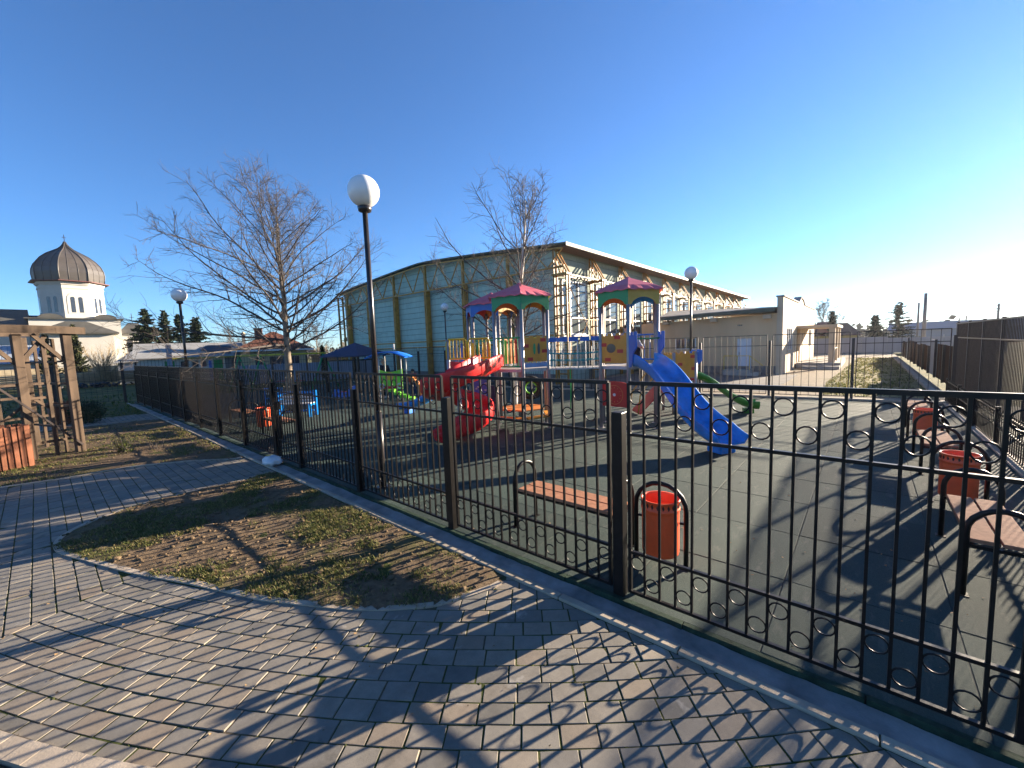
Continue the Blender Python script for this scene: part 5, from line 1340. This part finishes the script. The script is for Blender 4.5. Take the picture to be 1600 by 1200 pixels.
def slat_bin(c, label, rot_=.3, hh=.80, ww=.25):
    t = thing('slatted_planter', label, 'planter', tuple(c), 'red brown slatted wooden planters')
    c = Vector(c); ex = Vector((math.cos(rot_), math.sin(rot_), 0)); ey = Vector((-ex.y, ex.x, 0))
    for sx, sy in ((ex,ey),(ey,-ex),(-ex,-ey),(-ey,ex)):
        for k in range(6):
            b = MB(); o = (k-2.5)*(2*ww/6); b.obox(c+sx*ww+sy*o+up*(hh/2+R.uniform(-.01,.01)), sx*.012, sy*(ww/6-.010), up*(hh/2)); build(b, 'slat', 'woodred', t, .004)
    b = MB()
    for z in (.15, hh-.15):
        for sx, sy in ((ex,ey),(-ex,-ey),(ey,ex),(-ey,ex)): b.bar(c+sx*(ww-.03)-sy*(ww-.03)+up*z, c+sx*(ww-.03)+sy*(ww-.03)+up*z, .03)
    b.obox(c+up*.06, ex*(ww-.03), ey*(ww-.03), up*.02); build(b, 'frame', 'wood', t)
slat_bin((-.52,12.42,0), 'larger red brown slatted planter at the left picture edge, before the pergola')
slat_bin((.36,19.6,0), 'smaller looking red brown slatted planter seen behind the pergola posts', .1, .70, .25)

# ------------------------------------------------------------------ trees
def limb(b, p, d, L, r0, r1, n, k, wob, lift, rg):
    pts = [Vector(p)]; rs = [r0]; d = Vector(d).normalized(); st = L/n
    for i in range(n):
        d = (d+Vector((rg.gauss(0,wob), rg.gauss(0,wob), rg.gauss(0,wob)+lift))).normalized()
        pts.append(pts[-1]+d*st); rs.append(r0+(r1-r0)*(i+1)/n)
    b.tube(pts, rs, k, cap=False); return pts, rs
def bare_tree(name, label, base, height, spread, first, seed, prim=20, elev=(.30,.95), trunk_r=.13, lean=(0,0), group=None, trunkmat='bark', dens=1.0, asym=None, lift=.05, tw=1.0, sub=1.0):
    rg = random.Random(seed); base = Vector(base); t = thing(name, label, 'tree', tuple(base), group)
    b = MB(); n = 14; tp = []; rs = []
    for i in range(n+1):
        f = i/n; tp.append(base+Vector((lean[0]*f+rg.gauss(0,.03)*f, lean[1]*f+rg.gauss(0,.03)*f, height*f*.97-.05))); rs.append(trunk_r*(1.25 if i == 0 else 1)*(1-f)**.85+.008)
    b.tube(tp, rs, 10); build(b, 'trunk', trunkmat, t)
    def along(f): x = f*n; i = min(int(x), n-1); return tp[i].lerp(tp[i+1], x-i), rs[i]+(rs[i+1]-rs[i])*(x-i)
    b = MB(); az = rg.uniform(0, 6.28)
    def rv(): return Vector((rg.gauss(0,1),rg.gauss(0,1),rg.gauss(0,1)))
    for i in range(prim):
        f = first/height+(1-first/height)*(i/prim)**1.0*.95; p, r = along(f); az += 2.399+rg.uniform(-.35,.35)
        rem = 1-(f-first/height)/(1-first/height)
        e = elev[0]+(elev[1]-elev[0])*(1-rem)+rg.uniform(-.14,.14)
        L = spread*(.26+.74*rem**.8)*rg.uniform(.75,1.08)
        d = Vector((math.cos(az)*math.cos(e), math.sin(az)*math.cos(e), math.sin(e)))
        if asym is not None: L *= 1+asym[1]*Vector((d.x,d.y,0)).normalized().dot(asym[0])
        pr = min(r*.48, .007+.0080*L); np_ = max(7, int(L/.34))
        pts, prs = limb(b, p, d, L, pr, .006*tw, np_, 6, .085, lift, rg)
        for j in range(1, np_+1):
            for rep in range(2):
                if rg.random() > .9*dens: continue
                q = pts[j-1].lerp(pts[j], rg.random()); dd = (pts[j]-pts[j-1]).normalized(); sd_ = dd.cross(rv()).normalized()
                d2 = (dd*rg.uniform(.55,1.0)+sd_*rg.uniform(.5,.95)+up*.10).normalized()
                L2 = (.30+.34*(L*(1-j/np_*.72)))*rg.uniform(.5,1.3)*.82*sub
                n2 = max(4, int(L2/.22)); p2, r2 = limb(b, q, d2, L2, max(.0055*tw, prs[j]*.5), .004*tw, n2, 4, .12, .03, rg)
                for m_ in range(1, n2+1):
                    for rep2 in range(2):
                        if rg.random() > .85*dens: continue
                        d3v = (p2[m_]-p2[m_-1]).normalized(); s3 = d3v.cross(rv()).normalized()
                        L3 = rg.uniform(.18,.62)*(.55+.45*min(1,L2)); p3, _3 = limb(b, p2[m_-1].lerp(p2[m_], rg.random()), d3v*.75+s3*.8+up*.12, L3, .0045*tw, .003*tw, 3, 3, .17, .02, rg)
                        if rg.random() < .6*dens:
                            d4 = (p3[2]-p3[1]).normalized(); limb(b, p3[1], d4*.6+rv().normalized()*.8, L3*.6, .0036*tw, .0026*tw, 2, 3, .15, .02, rg)
    build(b, 'crown', 'twig', t); return t
toL = Vector((-_rt.x,-_rt.y,0))
bare_tree('bare_tree', 'wide bare plane tree with pale trunk growing inside the play area on the left', (5.8,15.42,0), 7.15, 5.2, 2.15, 11, 44, (.24,1.1), .135, (.0,.0), asym=(toL,.12), lift=.02, dens=.9)
bare_tree('bare_tree', 'upright bare tree with limewashed trunk rising behind the play towers', (9.3,8.05,0), 6.5, 3.5, 1.8, 23, 26, (.40,1.15), .11, (.62,-.25), trunkmat='limewash', lift=.05, asym=(toL,.25), dens=.86)
bare_tree('bare_tree', 'distant bare tree rising behind the annex parapet', tuple(Vector((PT(1285,540,60).x,PT(1285,540,60).y,0))), 6.6, 3.6, 1.6, 5, 18, (.5,1.1), .16, dens=.8, tw=3)
bare_tree('bare_tree', 'faint small bare tree between the house and the hall corner', tuple(Vector((PT(497,560,42).x,PT(497,560,42).y,0))), 4.6, 2.6, .8, 8, 14, (.5,1.2), .09, dens=.7, tw=2.2)
bare_tree('bare_tree', 'faint bare tree rising left of the brick chimney behind the low roofs', tuple(Vector((PT(362,560,46).x,PT(362,560,46).y,0))), 4.9, 2.4, 1.2, 15, 12, (.5,1.2), .09, dens=.6, tw=2.2)
# twiggy bush before the church
bc = PT(160,575,33); t = thing('bare_shrub', 'tall tan twiggy shrub standing before the church tower', 'shrub', (bc.x,bc.y,0)); b = MB(); rg = random.Random(3)
for i in range(46):
    a = rg.uniform(0,6.28); e = rg.uniform(.55,1.5); p0 = Vector((bc.x+rg.gauss(0,.12),bc.y+rg.gauss(0,.12),.9*rg.random()**.5))
    d = Vector((math.cos(a)*math.cos(e),math.sin(a)*math.cos(e),math.sin(e))); pts, rs = limb(b, p0, d, rg.uniform(1.4,2.7), .02, .008, 7, 4, .09, .03, rg)
    for j in range(1,8):
        for q in range(2):
            s3 = Vector((rg.gauss(0,1),rg.gauss(0,1),rg.gauss(0,1)+.6)).normalized(); limb(b, pts[j], (pts[j]-pts[j-1]).normalized()+s3*.8, rg.uniform(.3,.8), .009, .006, 3, 3, .15, .05, rg)
build(b, 'stems', 'bushtwig', t)
b = MB(); b.tube([(bc.x,bc.y,-.1),(bc.x,bc.y,.6),(bc.x+.02,bc.y,1.2)], [.09,.07,.05], 7); build(b, 'trunk', 'bark', t)
def fir(name, label, px, d, h, rr, seed, mat='needle', group=None, droop=-.12, n=13, low=.12, dens=1.0, blade=.16):
    rg = random.Random(seed); p = PT(px, 545, d); c = Vector((p.x,p.y,0)); t = thing(name, label, 'conifer', tuple(c), group)
    b = MB(); b.tube([c-up*.1, c+up*h*.6, c+up*h*.98], [.018*h+.03,.010*h+.02,.01], 7); build(b, 'trunk', 'bark', t)
    V = []; Fc = []
    lev = int(n*dens)
    for i in range(lev):
        f = low+(1-low)*(i/lev)**.95; z = h*f; L0 = rr*(1-f)**.82*(1.0)+.10
        for k in range(rg.randint(11,15)):
            a = rg.uniform(0,6.28); L = L0*rg.uniform(.35,1.22); e = droop+.5*f+rg.uniform(-.15,.15); dz = math.sin(e)
            dv = Vector((math.cos(a)*math.cos(e), math.sin(a)*math.cos(e), dz)); sv = Vector((-math.sin(a),math.cos(a),0))
            ns = max(5, int(L/.085)); zz = z+rg.uniform(-.9,.9)*h/lev
            for q in range(ns):
                u = (q+rg.random())/ns; pos = c+up*zz+dv*(L*u)-up*(.10*L*u*u)
                for w_ in range(4):
                    sd2 = sv*rg.uniform(-1,1)+dv*rg.uniform(.2,.9)+up*rg.uniform(-.45,.35); sd2.normalize(); ln = blade*rg.uniform(.6,1.5)*(1.15-.5*u); nw = sd2.cross(Vector((rg.gauss(0,1),rg.gauss(0,1),rg.gauss(0,1)))).normalized()*blade*.27
                    o = len(V); V += [pos-nw*.5, pos+sd2*ln*.5-nw, pos+sd2*ln, pos+sd2*ln*.5+nw, pos+nw*.5]; Fc += [(o,o+1,o+2,o+3,o+4)]
    b = MB(); b.add(V, Fc); build(b, 'crown', mat, t); return t
FG = 'dark firs beside the church'
fir('fir_tree', 'broadest dark fir just right of the church apse', 232, 45, 7.3, 3.0, 1, group=FG, n=21, low=.03, blade=.24)
fir('fir_tree', 'narrow dark fir in the gap between the broadest fir and the left lamp', 262, 46, 7.1, 1.9, 2, group=FG, n=21, low=.03, blade=.24)
fir('fir_tree', 'dark fir directly behind the left lamp globe post', 285, 44, 6.5, 2.2, 3, group=FG, n=20, low=.03, blade=.24)
fir('fir_tree', 'rightmost dark fir of the church group, ending the row', 310, 45, 6.2, 2.3, 4, group=FG, n=20, low=.03, blade=.24)
fir('thuja_tree', 'olive green thuja crown behind the right pergola post', 118, 37, 5.1, 1.15, 6, 'ever', None, .6, 16, .04, 1.2, .2)
fir('thuja_tree', 'dark thuja in shade between the pergola posts', 72, 36, 4.3, .95, 7, 'ever', None, .6, 16, .04, 1.2, .2)
fir('thuja_tree', 'small thuja tip left of the navy gazebo roof', 503, 30, 2.35, .28, 8, 'ever', None, .9, 14, .05, 1.3, .14)
fir('spruce_tree', 'tall airy spruce beyond the yard wall, right of the denser one', 1402, 50, 5.6, 1.9, 9, 'farneedle', 'spruces beyond the yard wall', -.02, 13, .1, .8, .22)
fir('spruce_tree', 'shorter dense spruce beyond the yard wall, left of the airy one', 1366, 50, 4.0, 1.6, 10, 'farneedle', 'spruces beyond the yard wall', -.1, 13, .06, 1.1, .22)
fir('spruce_tree', 'small spruce in front of the distant bare tree by the annex end', 1299, 50, 4.7, 1.1, 12, 'farneedle', 'spruces beyond the yard wall', .1, 13, .1, 1.0, .22)
# young shrubs in the upper bed
def stems(c, n, h, label, seed, spread=.35, mat='twig', leaf=True):
    rg = random.Random(seed); c = Vector(c); t = thing('young_shrub', label, 'shrub', tuple(c)); b = MB()
    lv = MB()
    for i in range(n):
        a = rg.uniform(0,6.28); e = rg.uniform(.7,1.45); d = Vector((math.cos(a)*math.cos(e),math.sin(a)*math.cos(e),math.sin(e)))
        pts, _r = limb(b, c+Vector((rg.gauss(0,.05),rg.gauss(0,.05),-.03)), d, h*rg.uniform(.5,1.1), .007, .003, 6, 4, .12, .03, rg)
        for j in range(1,7):
            for q in range(3):
                s3 = Vector((rg.gauss(0,1),rg.gauss(0,1),rg.gauss(0,.6)+.3)).normalized(); w3 = s3.cross(up).normalized()*.008 if abs(s3.z) < .95 else Vector((.008,0,0)); p = pts[j]; l3 = rg.uniform(.04,.10); o = len(lv.v); lv.add([p, p+s3*l3*.5-w3, p+s3*l3, p+s3*l3*.5+w3], [(0,1,2,3)])
    build(b, 'stems', mat, t)
    if leaf: build(lv, 'leaves', 'grassg', t)
sp = Vector((1.05,12.35,0)); stems(sp, 26, .42, 'low green twiggy shrub on the grass before the fence', 4)
stems((1.55,12.0,0), 14, .30, 'smaller dry shrub beside the green twiggy one', 5, leaf=False)
gb = PT(133,632,24); b = MB(); rg = random.Random(2)
t = thing('round_bush', 'small round dark green bush at the foot of the pergola', 'bush', (.95,19.2,0)); lv = MB(); c = Vector((.95,19.2,.32))
for k in range(1500):
    d = Vector((rg.gauss(0,1),rg.gauss(0,1),rg.gauss(0,1))).normalized(); p = c+Vector((d.x*.42,d.y*.42,d.z*.38))*rg.uniform(.6,1.05); s3 = Vector((rg.gauss(0,1),rg.gauss(0,1),rg.gauss(0,1))).normalized(); w3 = s3.cross(d).normalized()*.02; lv.add([p,p+s3*.04-w3,p+s3*.08,p+s3*.04+w3],[(0,1,2,3)])
build(lv, 'foliage', 'needle', t)
b = MB(); b.tube([(.95,19.2,-.05),(.95,19.2,.3)],.03,6); build(b, 'stem', 'bark', t)
# fallen leaves and gravel on the beds
b = MB(); rg = random.Random(9)
for k in range(1500):
    x, y = rg.uniform(-.1,2.5), rg.uniform(2.4,17.5)
    if not (poly_in((x,y),bed1) or poly_in((x,y),bed2)): continue
    a = rg.uniform(0,6.28); s_ = rg.uniform(.008,.022); z = -.012+rg.uniform(0,.02); b.add([(x,y,z),(x+s_*math.cos(a),y+s_*math.sin(a),z+rg.uniform(0,.01)),(x+s_*1.3*math.cos(a+.7),y+s_*1.3*math.sin(a+.7),z+.004),(x+s_*.8*math.cos(a+1.4),y+s_*.8*math.sin(a+1.4),z)],[(0,1,2,3)])
MT['dryleaf'] = M('dry_leaves', (.22,.14,.07), .85, .3, 20, .2, isl=.5); struct(b, 'fallen_leaves', 'dryleaf', 'stuff')

# far tree line on the horizon, reads as one mass
b = MB(); rg = random.Random(31); V = []; Fc = []
for k in range(520):
    a = rad(rg.uniform(-70, 118)); d = rg.uniform(150, 230); x, y = d*math.cos(a), d*math.sin(a); hh = rg.uniform(2.0, 5.0); ww = rg.uniform(2.5, 6)
    for q in range(26):
        px_, py_, pz = x+rg.gauss(0,ww*.4), y+rg.gauss(0,ww*.4), abs(rg.gauss(.45,.3))*hh; s_ = rg.uniform(.5,1.3); n1 = Vector((rg.gauss(0,1),rg.gauss(0,1),rg.gauss(0,1))).normalized(); n2 = n1.cross(Vector((rg.gauss(0,1),rg.gauss(0,1),rg.gauss(0,1)))).normalized()
        c = Vector((px_,py_,pz)); o = len(V); V += [c-n1*s_, c-n2*s_*.7, c+n1*s_, c+n2*s_*.7]; Fc.append((o,o+1,o+2,o+3))
b.add(V, Fc); struct(b, 'treeline', M('far_trees', (.11,.105,.09), .9, .3, .1, .1, isl=.3), 'stuff')

# dry leaves blown over the paving and the rubber
b = MB(); rg = random.Random(77)
for k in range(520):
    if k % 2: x, y = rg.uniform(-.6,2.5), rg.uniform(.4,9.0); z = ZP+.002
    else: x, y = 2.9+abs(rg.gauss(0,2.2)), rg.uniform(-1.5,9.0); z = .004
    if poly_in((x,y),bed1): continue
    a = rg.uniform(0,6.28); s_ = rg.uniform(.006,.02); b.add([(x,y,z),(x+s_*math.cos(a),y+s_*math.sin(a),z+rg.uniform(.002,.012)),(x+s_*1.4*math.cos(a+.6),y+s_*1.4*math.sin(a+.6),z+.003),(x+s_*.8*math.cos(a+1.3),y+s_*.8*math.sin(a+1.3),z+.001)],[(0,1,2,3)])
struct(b, 'fallen_leaves', 'dryleaf', 'stuff')

# clods and pebbles on the bare soil, a few twigs
b = MB(); rg = random.Random(41)
for k in range(1500):
    x, y = rg.uniform(-.1,2.5), rg.uniform(2.4,17.8)
    if k % 3: y = rg.uniform(2.4,7.7)
    if not (poly_in((x,y),bed1) or poly_in((x,y),bed2)): continue
    b.ico((x,y,-.016), rg.uniform(.006,.020)*(1 if rg.random() < .9 else 1.6), 1, (rg.uniform(.8,1.5),rg.uniform(.8,1.5),.7), .3)
struct(b, 'clods', 'soil', 'stuff')
b = MB()
for k in range(90):
    x, y = rg.uniform(-.1,2.5), rg.uniform(2.4,7.7)
    if not poly_in((x,y),bed1): continue
    a = rg.uniform(0,6.28); L = rg.uniform(.05,.2); b.tube([(x,y,-.006),(x+L*.5*math.cos(a),y+L*.5*math.sin(a),.002),(x+L*math.cos(a+.25),y+L*math.sin(a+.25),-.004)], .0025, 4)
struct(b, 'twigs', 'twig', 'stuff')

# ------------------------------------------------------------------ air
b = MB(); b.box((-150,-260,-1.3), (280,280,20)); hz_ = b.build('haze', 'rope'); hz_['kind'] = 'stuff'; hz_.data.materials.clear()
mt = bpy.data.materials.new('haze_air'); mt.use_nodes = True; nt = mt.node_tree; nt.nodes.remove(nt.nodes['Principled BSDF'])
pv_ = nt.nodes.new('ShaderNodeVolumePrincipled'); pv_.inputs['Color'].default_value = (.92,.93,.95,1); pv_.inputs['Density'].default_value = .00025; pv_.inputs['Anisotropy'].default_value = .35
nt.links.new(pv_.outputs[0], nt.nodes['Material Output'].inputs['Volume']); hz_.data.materials.append(mt)
